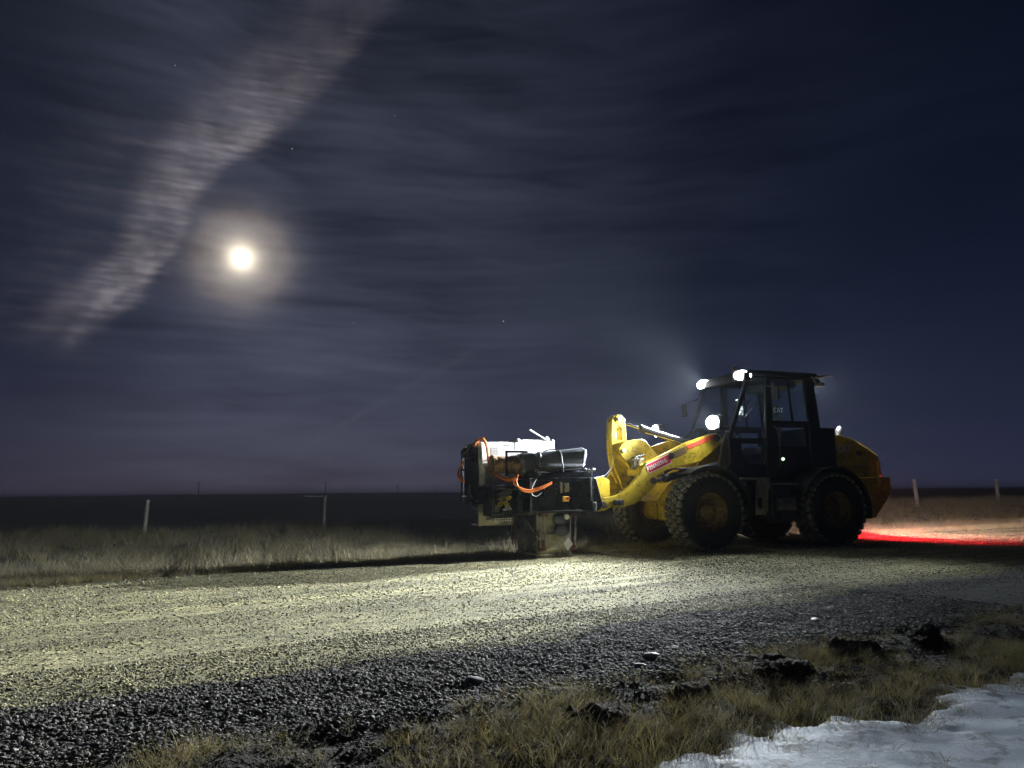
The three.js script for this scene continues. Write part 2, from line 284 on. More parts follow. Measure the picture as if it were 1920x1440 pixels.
// loose gravel: real stones scattered over the road, thick on the near shoulder
function stoneGeo(k) { const g = new THREE.IcosahedronGeometry(1, 0), q = mergeVertices((g.deleteAttribute('normal'), g.deleteAttribute('uv'), g)), p = q.attributes.position; for (let i = 0; i < p.count; i++) { const f = 1 + 0.38 * PN.noise(p.getX(i) * 1.7 + k * 3.1, p.getY(i) * 1.7, p.getZ(i) * 1.7 + k); p.setXYZ(i, p.getX(i) * f * 1.15, p.getY(i) * f * 0.68, p.getZ(i) * f * 0.9); } const t = q.toNonIndexed(); t.computeVertexNormals(); return t; }
const dummy = new THREE.Object3D();
const stoneMat = M('gravel stone', [1, 1, 1], { roughness: 0.8 });
function inst(name, geo, mt, list, label) {
  const o = new THREE.InstancedMesh(geo, mt, list.length); o.name = numbered(name); o.userData = { kind: 'stuff' }; if (label) o.userData.label = label;
  list.forEach(([x, y, z, rx, ry, rz, sx, sy, sz, c], i) => { dummy.position.set(x, y, z); dummy.rotation.set(rx, ry, rz); dummy.scale.set(sx, sy, sz); dummy.updateMatrix(); o.setMatrixAt(i, dummy.matrix); o.setColorAt(i, c); });
  o.castShadow = true; o.receiveShadow = true; scene.add(o); return o;
}
{
  const sets = [[], [], []], col = new THREE.Color();
  const put = (s, n, r) => {
    const [x, z] = toWorld(s, n), l = looseAt(s, n), t = rnd(), k = rr(0.4, 1.3);
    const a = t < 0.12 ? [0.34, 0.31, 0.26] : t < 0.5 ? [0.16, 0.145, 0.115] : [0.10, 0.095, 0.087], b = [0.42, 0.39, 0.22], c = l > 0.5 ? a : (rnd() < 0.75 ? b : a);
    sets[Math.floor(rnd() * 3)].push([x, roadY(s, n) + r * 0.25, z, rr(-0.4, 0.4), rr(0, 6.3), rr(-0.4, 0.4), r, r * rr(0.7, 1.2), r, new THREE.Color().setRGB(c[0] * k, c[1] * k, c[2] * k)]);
  };
  const size = (l) => (0.0042 + 0.0045 * (-Math.log(1 - rnd() * 0.98)) ** 1.05) * (0.6 + 0.2 * l);
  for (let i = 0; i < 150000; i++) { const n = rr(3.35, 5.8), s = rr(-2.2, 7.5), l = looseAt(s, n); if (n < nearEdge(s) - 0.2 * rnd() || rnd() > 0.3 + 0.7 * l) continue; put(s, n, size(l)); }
  for (let i = 0; i < 110000; i++) { const n = rr(4.6, 8.6), s = rr(-2.8, 12); if (rnd() > 0.12 + 0.88 * clamp(0.55 + 2.6 * fbm(s * 0.3, n * 2.8, 71, 3)) * (1 - 0.75 * (lane(n, 6.2, 0.35) + lane(n, 8.1, 0.35)))) continue; put(s, n, Math.min(0.018, size(0.2))); }
  for (let i = 0; i < 70000; i++) { const n = rr(8, 11.5), s = rr(-3.5, 18); if (n > farEdge(s)) continue; put(s, n, Math.min(0.026, size(0.5) * 1.1)); }
  for (let i = 0; i < 9000; i++) { const n = rr(3.3, 11.3), s = rr(7, 30); if (n > farEdge(s)) continue; put(s, n, size(0.8) * 1.3); }
  for (let i = 0; i < 60000; i++) { const n = rr(2.4, 4.0), s = rr(-1.8, 9); if (n > nearEdge(s) + 0.1 || rnd() > sstep(2.4, 3.2, n)) continue; const [x, z] = toWorld(s, n), r = 0.003 + 0.006 * rnd() ** 2 + (rnd() < 0.04 ? 0.008 : 0), k = rr(0.5, 1.3), d = rnd() < 0.15 ? [0.16, 0.15, 0.12] : [0.075, 0.062, 0.045]; const clod = sstep(2.2, 2.7, n) * (1 - sstep(3.7, 4.1, n)); sets[i % 3].push([x, groundY(s, n) + clod * (0.05 * fbm(s * 2.4, n * 2.4, 6, 3) + 0.05 * fbm(s * 7, n * 7, 16, 3)) + r * 0.3, z, rr(-0.5, 0.5), rr(0, 6.3), rr(-0.5, 0.5), r, r, r, new THREE.Color().setRGB(d[0] * k, d[1] * k, d[2] * k)]); }
  sets.forEach((l, k) => inst('loose_gravel', stoneGeo(k + 1), stoneMat, l, 'loose gravel scattered over the road'));
}

// grass: curved tapering blades in clumps
function clumpGeo(blades, h, spread, lean, width, seed, segs = 3) {
  const pos = [], idx = []; let st = seedState; seedState = seed;
  for (let b = 0; b < blades; b++) {
    const a = rr(0, 6.283), r = spread * Math.sqrt(rnd()), bx = Math.cos(a) * r, bz = Math.sin(a) * r, hh = h * rr(0.45, 1.1), la = a + rr(-0.9, 0.9), ln = lean * rr(0.2, 1.2) * hh, w = width * rr(0.7, 1.3), ta = rr(0, 3.14), tx = Math.cos(ta) * w, tz = Math.sin(ta) * w, o = pos.length / 3;
    for (let k = 0; k <= segs; k++) { const t = k / segs, q = t * t * ln, x = bx + Math.cos(la) * q, z = bz + Math.sin(la) * q, y = hh * (t - 0.18 * t * t * lean) - 0.02, ww = 1 - t * 0.9; pos.push(x - tx * ww, y, z - tz * ww, x + tx * ww, y, z + tz * ww); if (k) { const i = o + k * 2; idx.push(i - 2, i - 1, i, i - 1, i + 1, i); } }
  }
  seedState = st;
  const g = new THREE.BufferGeometry(); g.setAttribute('position', new THREE.BufferAttribute(new Float32Array(pos), 3)); g.setIndex(idx); g.computeVertexNormals(); return g;
}
const grassMat = M('dry grass', [1, 1, 1], { roughness: 0.9, transmission: 0.3, thickness: 0 });
const straw = (k) => { const t = rnd(), f = k * rr(0.65, 1.3); return rnd() < 0.25 ? new THREE.Color().setRGB(0.30 * f, 0.27 * f, 0.21 * f) : new THREE.Color().setRGB((0.30 + 0.10 * t) * f, (0.265 + 0.06 * t) * f, 0.135 * f); };
{
  const near = [[], [], []];
  for (let i = 0; i < 15000; i++) {
    const s = rr(-1.6, 10), n = rr(2.0, 4.0), m = fbm(s * 1.1, n * 1.1, 81, 3) + 0.35 * fbm(s * 4, n * 4, 83, 2), e = nearEdge(s), band = (0.16 * sstep(1.7, 2.6, n) + 0.94 * sstep(2.5, 2.9, n + 0.3 * fbm(s * 1.5, 0, 85, 3) + 0.35 * sstep(2.2, 1.2, s))) * (1 - sstep(e - 0.45, e + 0.1, n));
    if (rnd() > band * sstep(-0.10, 0.16, m + 0.08 * sstep(1.0, 3, s))) continue;
    const [x, z] = toWorld(s, n), k = rr(0.5, 1.2) * (0.75 + 1.5 * clamp(m + 0.15));
    near[Math.floor(rnd() * 3)].push([x, groundY(s, n) + 0.03 * fbm(s * 2.4, n * 2.4, 6, 3), z, rr(-0.2, 0.2), rr(0, 6.3), rr(-0.2, 0.2), k, k * rr(0.6, 1.2), k, straw(1.15)]);
  }
  for (let i = 0; i < 420; i++) { const s = rr(1.2, 8), n = 2.75 + 0.38 * fbm(s * 0.9, 1.1, 101, 3) + rr(-0.25, 0.25), [x, z] = toWorld(s, n), k = rr(1.2, 2.1); near[i % 3].push([x, groundY(s, n) + 0.005, z, rr(-0.25, 0.25), rr(0, 6.3), rr(-0.25, 0.25), k * 0.8, k, k * 0.8, straw(1.2)]); }
  near.forEach((l, k) => inst('verge_grass', clumpGeo(22, 0.085, 0.05, 0.9, 0.0016, 500 + k), grassMat, l, 'short dry grass on the near verge beside the snow'));
  const edge = [[], []];
  for (let i = 0; i < 5200; i++) { const s = rr(-4, 34), n = farEdge(clamp(s, -12, 60)) + rr(-0.3, 0.4) + 0.2 * fbm(s * 1.3, 2, 91, 3); const [x, z] = toWorld(s, n), k = rr(0.6, 1.2); edge[i % 2].push([x, groundY(s, n) - 0.01, z, rr(-0.2, 0.2), rr(0, 6.3), rr(-0.2, 0.2), k, k, k, straw(1.25)]); }
  edge.forEach((l, k) => inst('edge_grass', clumpGeo(18, 0.13, 0.08, 0.8, 0.004, 600 + k), grassMat, l, 'pale short grass along the far edge of the road'));
  const tall = [[], [], []];
  for (let i = 0; i < 26000; i++) {
    const s = rr(-14, 62), fe = farEdge(clamp(s, -12, 60)), n = fe + 0.5 + 18 * rnd() ** 1.5, m = fbm(s * 0.5, n * 0.5, 95, 3);
    if (rnd() > 0.65 + 1.3 * m) continue;
    const [x, z] = toWorld(s, n), k = rr(0.65, 1.25) * (0.75 + 0.25 * sstep(0.4, 2.5, n - fe)) * (1 + 0.6 * m);
    tall[i % 3].push([x, groundY(s, n) - 0.02, z, rr(-0.15, 0.15), rr(0, 6.3), rr(-0.15, 0.15) - 0.12, k, k, k, straw(0.55 + 0.3 * sstep(12, 20, s))]);
  }
  tall.forEach((l, k) => inst('ditch_grass', clumpGeo(20, 0.42, 0.16, 0.75, 0.0045, 700 + k), grassMat, l, 'tall dry grass in the far ditch and field'));
}

// snow in the near ditch and scraps of it by the far verge
const snowMat = M('old snow', [0.46, 0.545, 0.66], { roughness: 0.7, map: rep(grain2, 2.3), bumpMap: rep(fineBump, 3.1), bumpScale: 0.004 });
{
  const S = spaced([[-3, 0.04], [8, 0.3], [16, 0.5]]), N = spaced([[-4, 0.2], [1, 0.035], [3.1, 0.05]]);
  const g = sheet(S, N, (s, n) => { const e = 3.0 + 0.38 * fbm(s * 0.9, 1.1, 101, 3) + 0.15 * fbm(s * 4, 2.1, 103, 2); const hole = sstep(0.32, 0.5, fbm(s * 1.3, n * 1.3, 107, 2) * 1.6 - 0.1 + 0.0 * n); return groundY(s, n) + 0.06 * sstep(e, e - 0.45, n + 0.55 * fbm(s * 4.5, n * 4.5, 109, 3)) - 0.06 + 0.05 * fbm(s * 1.7, n * 1.7, 105, 3) * sstep(e, e - 0.5, n) + 0.006 * fbm(s * 12, n * 12, 106, 2) + 0.035 * sstep(e, e - 0.5, n) - 0.10 * hole; });
  setting('snow', g, snowMat, 'stuff', 'bluish old snow in the ditch at the camera');
}
console.log('vegetation done');

// ------------------------------------------------------------------ wheel loader; x towards its rear, y up, z towards the camera side
const loader = thing('wheel_loader', 'yellow wheel loader with lit work lamps parked at the far road edge', 'loader');
loader.position.set(3.206, 0, -14.34); loader.rotation.y = Math.atan2(0.349, 0.937);
const WB = 2.95;
{
  // wheels
  const tyre = turned([[0.345, -0.2], [0.36, -0.235], [0.45, -0.262], [0.55, -0.265], [0.635, -0.25], [0.672, -0.215], [0.682, -0.1], [0.684, 0], [0.682, 0.1], [0.672, 0.215], [0.635, 0.25], [0.55, 0.265], [0.45, 0.262], [0.36, 0.235], [0.345, 0.2]], 64);
  const band = [merge(turned([[0.475, 0.2645], [0.48, 0.272], [0.49, 0.272], [0.495, 0.266]], 64), turned([[0.6, 0.258], [0.605, 0.268], [0.615, 0.267], [0.62, 0.252]], 64))];
  const rimFace = turned([[0, 0.075], [0.05, 0.085], [0.13, 0.08], [0.15, 0.06], [0.155, 0.02], [0.20, -0.005], [0.26, 0.0], [0.285, 0.03], [0.292, 0.075], [0.312, 0.09], [0.32, 0.14], [0.335, 0.195], [0.355, 0.222], [0.375, 0.222], [0.378, 0.205], [0.35, 0.195]], 56);
  const rimBack = turned([[0.345, -0.2], [0.378, -0.205], [0.375, -0.222], [0.355, -0.222], [0.335, -0.195], [0.318, -0.12], [0.31, -0.03], [0.22, -0.01], [0, -0.01]], 56);
  const bolt = new THREE.CylinderGeometry(0.013, 0.013, 0.03, 6).rotateX(Math.PI / 2);
  // one tread block: a chamfered six-sided lug standing out along +y
  const lug = (w, l, h) => { const s = new THREE.Shape([[-w * 0.5, -l * 0.25], [-w * 0.28, -l * 0.5], [w * 0.3, -l * 0.5], [w * 0.5, -l * 0.22], [w * 0.5, l * 0.25], [w * 0.28, l * 0.5], [-w * 0.3, l * 0.5], [-w * 0.5, l * 0.22]].map((p) => new THREE.Vector2(...p))); const g = new THREE.ExtrudeGeometry(s, { depth: h - 0.012, bevelEnabled: true, bevelThickness: 0.012, bevelSize: 0.012, bevelOffset: -0.012, bevelSegments: 1 }); g.rotateX(-Math.PI / 2); return boxUV(g); };
  const lugs = [lug(0.125, 0.118, 0.055), lug(0.115, 0.105, 0.052), lug(0.12, 0.11, 0.05)];
  const NB = 31;
  function wheel(x, side, blocks) {
    const w = sub(loader, 'wheel'); w.position.set(x, 0.712, side * 0.99); if (side < 0) w.rotation.y = Math.PI;
    part(w, 'tyre', merge(tyre.clone(), ...band.map((b) => b.clone())), mat.rubber);
    part(w, 'rim', merge(rimFace.clone(), rimBack.clone()), mat.rim); if (side > 0) for (let i = 0; i < 12; i++) part(w, 'wheel_bolt', bolt, mat.rim).position.set(0.225 * Math.cos(i * Math.PI / 6), 0.225 * Math.sin(i * Math.PI / 6), 0.01);
    const rows = [-0.197, -0.066, 0.066, 0.197], all = [];
    for (let r = 0; r < 4; r++) for (let k = 0; k < NB; k++) {
      const a = (k + (r % 2) * 0.5 + 0.13 * side) / NB * 2 * Math.PI, outer = r === 0 || r === 3, rad = outer ? 0.668 : 0.68;
      const m = new THREE.Matrix4().makeRotationZ(a).multiply(new THREE.Matrix4().makeTranslation(0, rad, rows[r])).multiply(new THREE.Matrix4().makeRotationX(outer ? Math.sign(rows[r]) * 0.2 : 0)).multiply(new THREE.Matrix4().makeRotationY((r % 2 ? 1 : -1) * 0.25)).multiply(new THREE.Matrix4().makeRotationY(Math.PI / 2));
      const g = lugs[(k * 7 + r * 3) % 3];
      if (blocks) { const b = part(w, 'tread_block', g, mat.tread); m.decompose(b.position, b.quaternion, b.scale); } else all.push(g.clone().applyMatrix4(m));
    }
    if (!blocks) part(w, 'tread', merge(all), mat.tread);
    return w;
  }
  wheel(0, 1, true); wheel(0, -1, true); wheel(WB, 1, false); wheel(WB, -1, false);

  // axles and frames
  for (const x of [0, WB]) part(loader, 'axle', merge(rod([x, 0.7, -0.9], [x, 0.7, 0.9], 0.135, 0.135, 20), block(x - 0.23, x + 0.23, 0.52, 0.9, -0.28, 0.28, 0.06), ...[-1, 1].map((s) => rod([x, 0.7, s * 0.52], [x, 0.7, s * 0.9], 0.16, 0.19, 24)), ...[-1, 1].map((s) => block(x - 0.17, x + 0.17, 0.54, 0.86, s > 0 ? 0.40 : -0.48, s > 0 ? 0.48 : -0.40, 0.02)), ...[-1, 1].map((s) => block(x - 0.27, x + 0.12, 0.86, 0.9, s * 0.38 - 0.13, s * 0.38 + 0.13, 0.01))), mat.yellow);
  for (const z of [0.36, -0.36]) part(loader, 'front_frame', plate([[-0.62, 0.95], [-0.33, 1.27], [0.3, 1.56], [0.42, 1.85], [0.5, 2.12], [0.66, 2.16], [0.78, 2.08], [0.98, 1.85], [1.02, 0.62], [0.5, 0.6], [0.42, 0.92], [-0.58, 0.93]], z - 0.03, z + 0.03), mat.yellow);
  part(loader, 'frame_crossplate', merge(block(-0.5, 0.95, 0.88, 0.94, -0.33, 0.33), block(0.90, 0.96, 0.7, 1.8, -0.33, 0.33), plate([[-0.62, 0.93], [-0.33, 1.25], [-0.30, 1.22], [-0.58, 0.91]], -0.33, 0.33, 0.004)), mat.yellow);
  part(loader, 'rear_frame', merge(plate([[1.05, 1.3], [1.05, 0.75], [1.5, 0.6], [4.2, 0.6], [4.2, 1.3]], 0.32, 0.4), plate([[1.05, 1.3], [1.05, 0.75], [1.5, 0.6], [4.2, 0.6], [4.2, 1.3]], -0.4, -0.32), block(1.3, 4.2, 1.22, 1.3, -0.32, 0.32)), mat.darksteel);
  part(loader, 'centre_hinge', merge(rod([1.02, 0.62, 0], [1.02, 0.85, 0], 0.14), rod([1.02, 1.35, 0], [1.02, 1.6, 0], 0.14), block(0.98, 1.4, 0.66, 0.8, -0.2, 0.2), block(0.98, 1.4, 1.4, 1.54, -0.2, 0.2)), mat.yellow);

  // lift arms, traced side outline with thickness; two plates and a cross tube
  const arm = [[-1.90, 1.0], [-2.02, 0.90], [-2.0, 0.79], [-1.9, 0.76], [-1.776, 0.815], [-1.5, 0.83], [-1.278, 0.868], [-1.12, 0.95], [-0.97, 1.083], [-0.80, 1.215], [-0.755, 1.30], [-0.77, 1.39], [-0.554, 1.502], [0.213, 1.666], [0.45, 1.82], [0.70, 2.02], [0.72, 2.16], [0.62, 2.225], [0.45, 2.2], [-0.12, 2.02], [-0.475, 1.85], [-0.977, 1.64], [-1.08, 1.53], [-1.136, 1.423], [-1.353, 1.216], [-1.549, 1.076], [-1.7, 1.02]];
  for (const [z, name] of [[0.6, 'lift_arm'], [-0.6, 'lift_arm']]) {
    const a = part(loader, name, plate(arm, z - 0.045, z + 0.045, 0.01), mat.yellow);
    for (const [px, py, r] of [[-1.93, 0.87, 0.06], [-0.86, 1.3, 0.06], [0.6, 2.12, 0.07]]) part(a, 'pivot_pin', rod([px, py, z - 0.075], [px, py, z + 0.075], r, r, 18), mat.darksteel);
  }
  part(loader, 'cross_tube', merge(rod([-0.98, 1.5, -0.56], [-0.98, 1.5, 0.56], 0.12, 0.12, 24), block(-1.10, -0.55, 1.40, 1.46, -0.55, 0.55)), mat.yellow);
  for (const z of [0.2, -0.2]) part(loader, 'lever_support', plate([[-1.31, 1.93], [-1.27, 2.0], [-1.183, 2.06], [-0.99, 2.10], [-0.82, 2.11], [-0.73, 2.07], [-0.63, 1.95], [-0.5, 1.82], [-0.42, 1.72], [-0.7, 1.42], [-0.95, 1.36], [-1.14, 1.62], [-1.3, 1.8]], z - 0.03, z + 0.03), mat.yellow);
  const leverOut = [[-1.40, 2.47], [-1.37, 2.53], [-1.28, 2.585], [-1.19, 2.58], [-1.115, 2.5], [-1.10, 2.3], [-1.085, 2.04], [-1.09, 1.79], [-1.0, 1.5], [-1.0, 1.42], [-1.12, 1.16], [-1.2, 1.15], [-1.29, 1.38], [-1.37, 1.57], [-1.42, 1.85], [-1.42, 2.2]];
  const lever = sub(loader, 'tilt_lever');
  for (const z of [0.085, -0.085]) part(lever, 'lever_plate', plate(leverOut, z - 0.025, z + 0.025, 0.008, [[[-1.31, 2.08], [-1.2, 2.1], [-1.2, 2.32], [-1.26, 2.38], [-1.31, 2.32]]]), mat.yellow);
  part(lever, 'lever_web', merge(block(-1.40, -1.34, 1.5, 2.45, -0.06, 0.06), block(-1.28, -1.06, 1.45, 1.75, -0.06, 0.06)), mat.yellow);
  for (const [x, y, r, w] of [[-1.25, 2.49, 0.05, 0.15], [-1.24, 1.88, 0.06, 0.26], [-1.12, 1.25, 0.05, 0.15]]) { part(lever, 'pivot_boss', rod([x, y, -w + 0.02], [x, y, w - 0.02], r + 0.03, r + 0.03, 20), mat.yellow); part(lever, 'pivot_pin', rod([x, y, -w - 0.01], [x, y, w + 0.01], r * 0.7, r * 0.7, 16), mat.steel); }
  part(loader, 'tilt_link', merge(plate([[-1.1, 1.19], [-1.1, 1.31], [-1.8, 1.16], [-1.8, 1.04]], -0.05, 0.05)), mat.yellow);
  const tc = sub(loader, 'tilt_cylinder');
  part(tc, 'piston_rod', rod([-1.25, 2.49, 0], [-0.68, 2.33, 0], 0.032, 0.032, 18), mat.chrome);
  part(tc, 'barrel', merge(rod([-0.70, 2.335, 0], [0.33, 2.075, 0], 0.066, 0.066, 22), rod([-0.72, 2.34, 0], [-0.64, 2.32, 0], 0.078, 0.078, 22)), mat.darksteel);
  part(tc, 'feed_pipe', tube([[-0.62, 2.25, 0.05], [-0.2, 2.145, 0.07], [0.2, 2.045, 0.07], [0.4, 2.0, 0.05]], 0.011), mat.yellow);
  for (const s of [1, -1]) {
    const lc = sub(loader, 'lift_cylinder');
    part(lc, 'piston_rod', rod([-0.86, 1.30, s * 0.74], [-0.62, 1.352, s * 0.74], 0.035, 0.035, 16), mat.chrome);
    part(lc, 'barrel', merge(rod([-0.66, 1.343, s * 0.74], [0.5, 1.585, s * 0.74], 0.07, 0.07, 22), rod([-0.68, 1.34, s * 0.74], [-0.6, 1.357, s * 0.74], 0.082, 0.082, 22)), mat.plastic);
  }
  // decal, plate and reflective strip on the near arm: laid along the arm
  const dec = new THREE.Group(); dec.name = 'arm_decal'; loader.add(dec); dec.position.set(-0.725, 1.618, 0.6485); dec.rotation.z = 0.385;
  part(dec, 'decal_border', new THREE.BoxGeometry(0.55, 0.185, 0.002), mat.decalwhite); part(dec, 'decal_field', shift(new THREE.BoxGeometry(0.525, 0.158, 0.002), 0, 0, 0.0022), mat.red, 'red decal lettered FINNING');
  const bold = await new FontLoader().loadAsync('fonts/droid/droid_sans_bold.typeface.json');
  const words = (t, size, depth = 0.002) => { const g = new TextGeometry(t, { font: bold, size, depth, curveSegments: 4, bevelEnabled: false }); g.computeBoundingBox(); const b = g.boundingBox; g.translate(-(b.min.x + b.max.x) / 2, -(b.min.y + b.max.y) / 2, 0); return g; };
  { const g = words('FINNING', 0.076); g.scale(1.04, 1, 1); part(dec, 'lettering', shift(g, -0.045, 0, 0.0035), mat.decalwhite); }
  part(loader, 'arm_badge', shift(new THREE.CylinderGeometry(0.062, 0.062, 0.012, 24).rotateX(Math.PI / 2), -0.445, 1.765, 0.655), mat.hose);
  { const g = new THREE.BoxGeometry(0.3, 0.13, 0.003); g.rotateZ(0.385); part(loader, 'model_plate', shift(g, -0.25, 1.83, 0.6485), mat.brown); }
  { const g = new RoundedBoxGeometry(0.72, 0.085, 0.012, 2, 0.005); g.rotateZ(0.34); part(loader, 'reflective_strip', shift(g, 0.25, 2.05, 0.653), mat.reflect, 'red and pale reflective strip along the upper arm'); }
  // quick coupler
  const qc = sub(loader, 'quick_coupler');
  for (const z of [0.5, -0.5]) part(qc, 'coupler_side', plate([[-2.05, 0.74], [-1.84, 0.76], [-1.72, 1.0], [-1.72, 1.30], [-1.8, 1.36], [-2.05, 1.36]], z - 0.035, z + 0.035), mat.yellow);
  part(qc, 'coupler_bar', merge(block(-2.06, -1.82, 1.24, 1.34, -0.46, 0.46, 0.02), rod([-1.92, 0.86, -0.64], [-1.92, 0.86, 0.64], 0.05), block(-2.06, -2.02, 0.76, 1.36, -0.46, 0.46)), mat.yellow);
  part(qc, 'coupler_lock', merge(block(-1.72, -1.55, 0.86, 0.96, 0.65, 0.75, 0.01), rod([-1.62, 0.9, 0.6], [-1.62, 0.9, 0.8], 0.04)), mat.darksteel);
  // hoses at the arm tower
  for (let k = 0; k < 4; k++) part(loader, 'hydraulic_hose', tube([[0.25 + k * 0.03, 2.0, -0.12 + k * 0.07], [0.42, 2.2 + k * 0.012, -0.1 + k * 0.07], [0.6, 2.33 + k * 0.01, -0.1 + k * 0.07], [0.78, 2.27, -0.1 + k * 0.07], [0.86, 2.05, -0.1 + k * 0.06], [0.9, 1.7, 0]], 0.017), mat.hose);
  for (let k = 0; k < 5; k++) part(loader, 'hydraulic_hose', tube([[-0.85 - k * 0.03, 1.45 + k * 0.04, 0.3], [-0.95 - k * 0.04, 1.58 + k * 0.03, 0.42 - k * 0.03], [-1.08 + k * 0.03, 1.66, 0.36], [-1.0, 1.76 - k * 0.03, 0.3 - 0.02 * k], [-0.8, 1.8, 0.25]], 0.015, 24), k % 2 ? mat.hose : mat.steel);
  part(loader, 'valve_block', merge(block(-1.12, -0.92, 1.52, 1.72, 0.30, 0.42, 0.01), rod([-1.15, 1.64, 0.37], [-0.88, 1.70, 0.37], 0.03), rod([-1.05, 1.55, 0.4], [-1.0, 1.78, 0.45], 0.022)), mat.steel);
  // front fenders and their brackets
  const arc = (cx, cy, r0, r1, a0, a1, k = 18) => { const o = [], q = []; for (let i = 0; i <= k; i++) { const a = (a0 + (a1 - a0) * i / k) * D2R; o.push([cx + r1 * Math.cos(a), cy + r1 * Math.sin(a)]); q.unshift([cx + r0 * Math.cos(a), cy + r0 * Math.sin(a)]); } return [...o, ...q]; };
  for (const s of [1, -1]) {
    const z0 = s > 0 ? 0.72 : -1.27, z1 = s > 0 ? 1.27 : -0.72, f = sub(loader, 'front_fender');
    part(f, 'fender_skin', plate(arc(0, 0.7, 0.835, 0.862, 122, 8), z0, z1, 0.006), mat.plastic);
    part(f, 'fender_lip', plate(arc(0, 0.7, 0.80, 0.866, 122, 8), s > 0 ? 1.272 : -1.29, s > 0 ? 1.29 : -1.272, 0.004), mat.plastic);
    part(f, 'fender_bracket', merge(rod([0.2, 1.53, s * 0.4], [0.2, 1.55, s * 0.9], 0.03), block(-0.5, 0.1, 1.5, 1.53, s > 0 ? 0.74 : -0.95, s > 0 ? 0.95 : -0.74)), mat.darksteel);
  }

  // cab
  const cab = sub(loader, 'cab');
  const cz = 0.74;
  part(cab, 'roof', merge(block(1.33, 3.14, 3.40, 3.515, -0.78, 0.78, 0.05), block(1.28, 3.1, 3.36, 3.41, -0.72, 0.72, 0.02), block(1.26, 1.42, 3.28, 3.46, -0.78, 0.78, 0.04)), mat.cabpaint);
  for (const s of [1, -1]) {
    const z0 = s > 0 ? cz - 0.07 : -cz, z1 = z0 + 0.07;
    part(cab, 'front_post', plate([[0.82, 2.12], [0.90, 2.12], [1.43, 3.38], [1.34, 3.38]], z0, z1), mat.cabpaint);
    part(cab, 'middle_post', plate([[1.70, 1.34], [1.90, 1.34], [1.93, 3.38], [1.79, 3.38]], z0 - 0.003, z1 + 0.003), mat.cabpaint);
    part(cab, 'rear_post', plate([[2.80, 1.4], [3.14, 1.4], [3.13, 2.4], [3.03, 3.4], [2.78, 3.4], [2.86, 2.4]], z0, z1), mat.cabpaint);
    part(cab, 'belt_rail', plate([[1.9, 2.41], [2.86, 2.41], [2.86, 2.50], [1.9, 2.50]], z0 + 0.004, z1 - 0.004), mat.cabpaint);
    part(cab, 'side_panel', plate([[1.9, 1.34], [2.81, 1.34], [2.81, 2.41], [1.9, 2.41]], z0 + 0.008, z1 - 0.008, 0.006, [[[2.02, 2.36], [2.72, 2.36], [2.72, 1.98], [2.02, 1.98]]]), mat.cabpaint);
    part(cab, 'door_panel', plate([[0.80, 1.56], [1.0, 1.36], [1.7, 1.34], [1.72, 2.13], [0.84, 2.13]], z0 + 0.002, z1 - 0.002, 0.006, [[[1.12, 1.62], [1.66, 1.62], [1.67, 2.02], [1.12, 2.02]]]), mat.cabpaint);
    const zg = s * (cz - 0.035);
    const pane = (pts, name = 'side_glass') => part(cab, name, plate(pts, zg - 0.004, zg + 0.004, 0), mat.glass);
    pane([[0.92, 2.14], [1.71, 2.14], [1.78, 3.37], [1.43, 3.37]], 'door_glass'); pane([[1.13, 1.63], [1.65, 1.63], [1.66, 2.01], [1.13, 2.01]], 'lower_door_glass');
    pane([[1.92, 2.51], [2.85, 2.51], [2.77, 3.37], [1.94, 3.37]]); pane([[2.03, 1.99], [2.71, 1.99], [2.71, 2.35], [2.03, 2.35]], 'lower_side_glass');
    part(cab, 'window_bar', plate([[2.42, 2.50], [2.46, 2.50], [2.40, 3.38], [2.36, 3.38]], zg - 0.02, zg + 0.02, 0.004), mat.cabpaint);
    part(cab, 'door_handle', tube([[1.6, 1.6, s * 0.75], [1.64, 1.75, s * 0.8], [1.66, 2.0, s * 0.8], [1.66, 2.12, s * 0.75]], 0.012, 16), mat.darksteel);
  }
  { const g = plate([[0, 0], [1.37, 0], [1.37, 0.012], [0, 0.012]], -0.66, 0.66, 0); g.rotateZ(Math.atan2(1.24, 0.5)); part(cab, 'windscreen', shift(g, 0.87, 2.14, 0), mat.glass); }
  part(cab, 'rear_window', block(2.98, 2.99, 2.4, 3.38, -0.66, 0.66, 0.001), mat.glass);
  part(cab, 'floor', block(0.85, 3.05, 1.30, 1.36, -0.73, 0.73), mat.cabpaint);
  part(cab, 'front_wall', merge(plate([[0.80, 1.5], [0.86, 1.5], [0.90, 2.12], [0.82, 2.12]], -0.66, 0.66)), mat.cabpaint);
  part(cab, 'rear_wall', block(2.94, 3.0, 1.36, 2.38, -0.66, 0.66), mat.cabpaint);
  part(cab, 'dashboard', merge(plate([[0.92, 2.05], [1.2, 2.02], [1.25, 2.14], [1.12, 2.3], [0.95, 2.28]], -0.45, 0.45, 0.02)), mat.plastic);
  part(cab, 'steering_column', rod([1.05, 1.4, 0], [1.38, 2.3, 0], 0.05), mat.plastic);
  { const g = new THREE.TorusGeometry(0.19, 0.016, 10, 32); const q = merge(plain(g), rod([-0.18, 0, 0], [0.18, 0, 0], 0.012), rod([0, 0, -0.03], [0, 0, 0.03], 0.05)); q.rotateX(Math.PI / 2); q.rotateZ(-0.45); part(cab, 'steering_wheel', shift(q, 1.4, 2.34, 0), mat.plastic); }
  const seat = sub(cab, 'seat');
  part(seat, 'seat_cushion', new RoundedBoxGeometry(0.55, 0.16, 0.52, 4, 0.06).translate(2.18, 1.92, 0), mat.grey);
  { const g = new RoundedBoxGeometry(0.15, 0.72, 0.5, 4, 0.06); g.rotateZ(-0.14); part(seat, 'backrest', g.translate(2.5, 2.32, 0), mat.grey); }
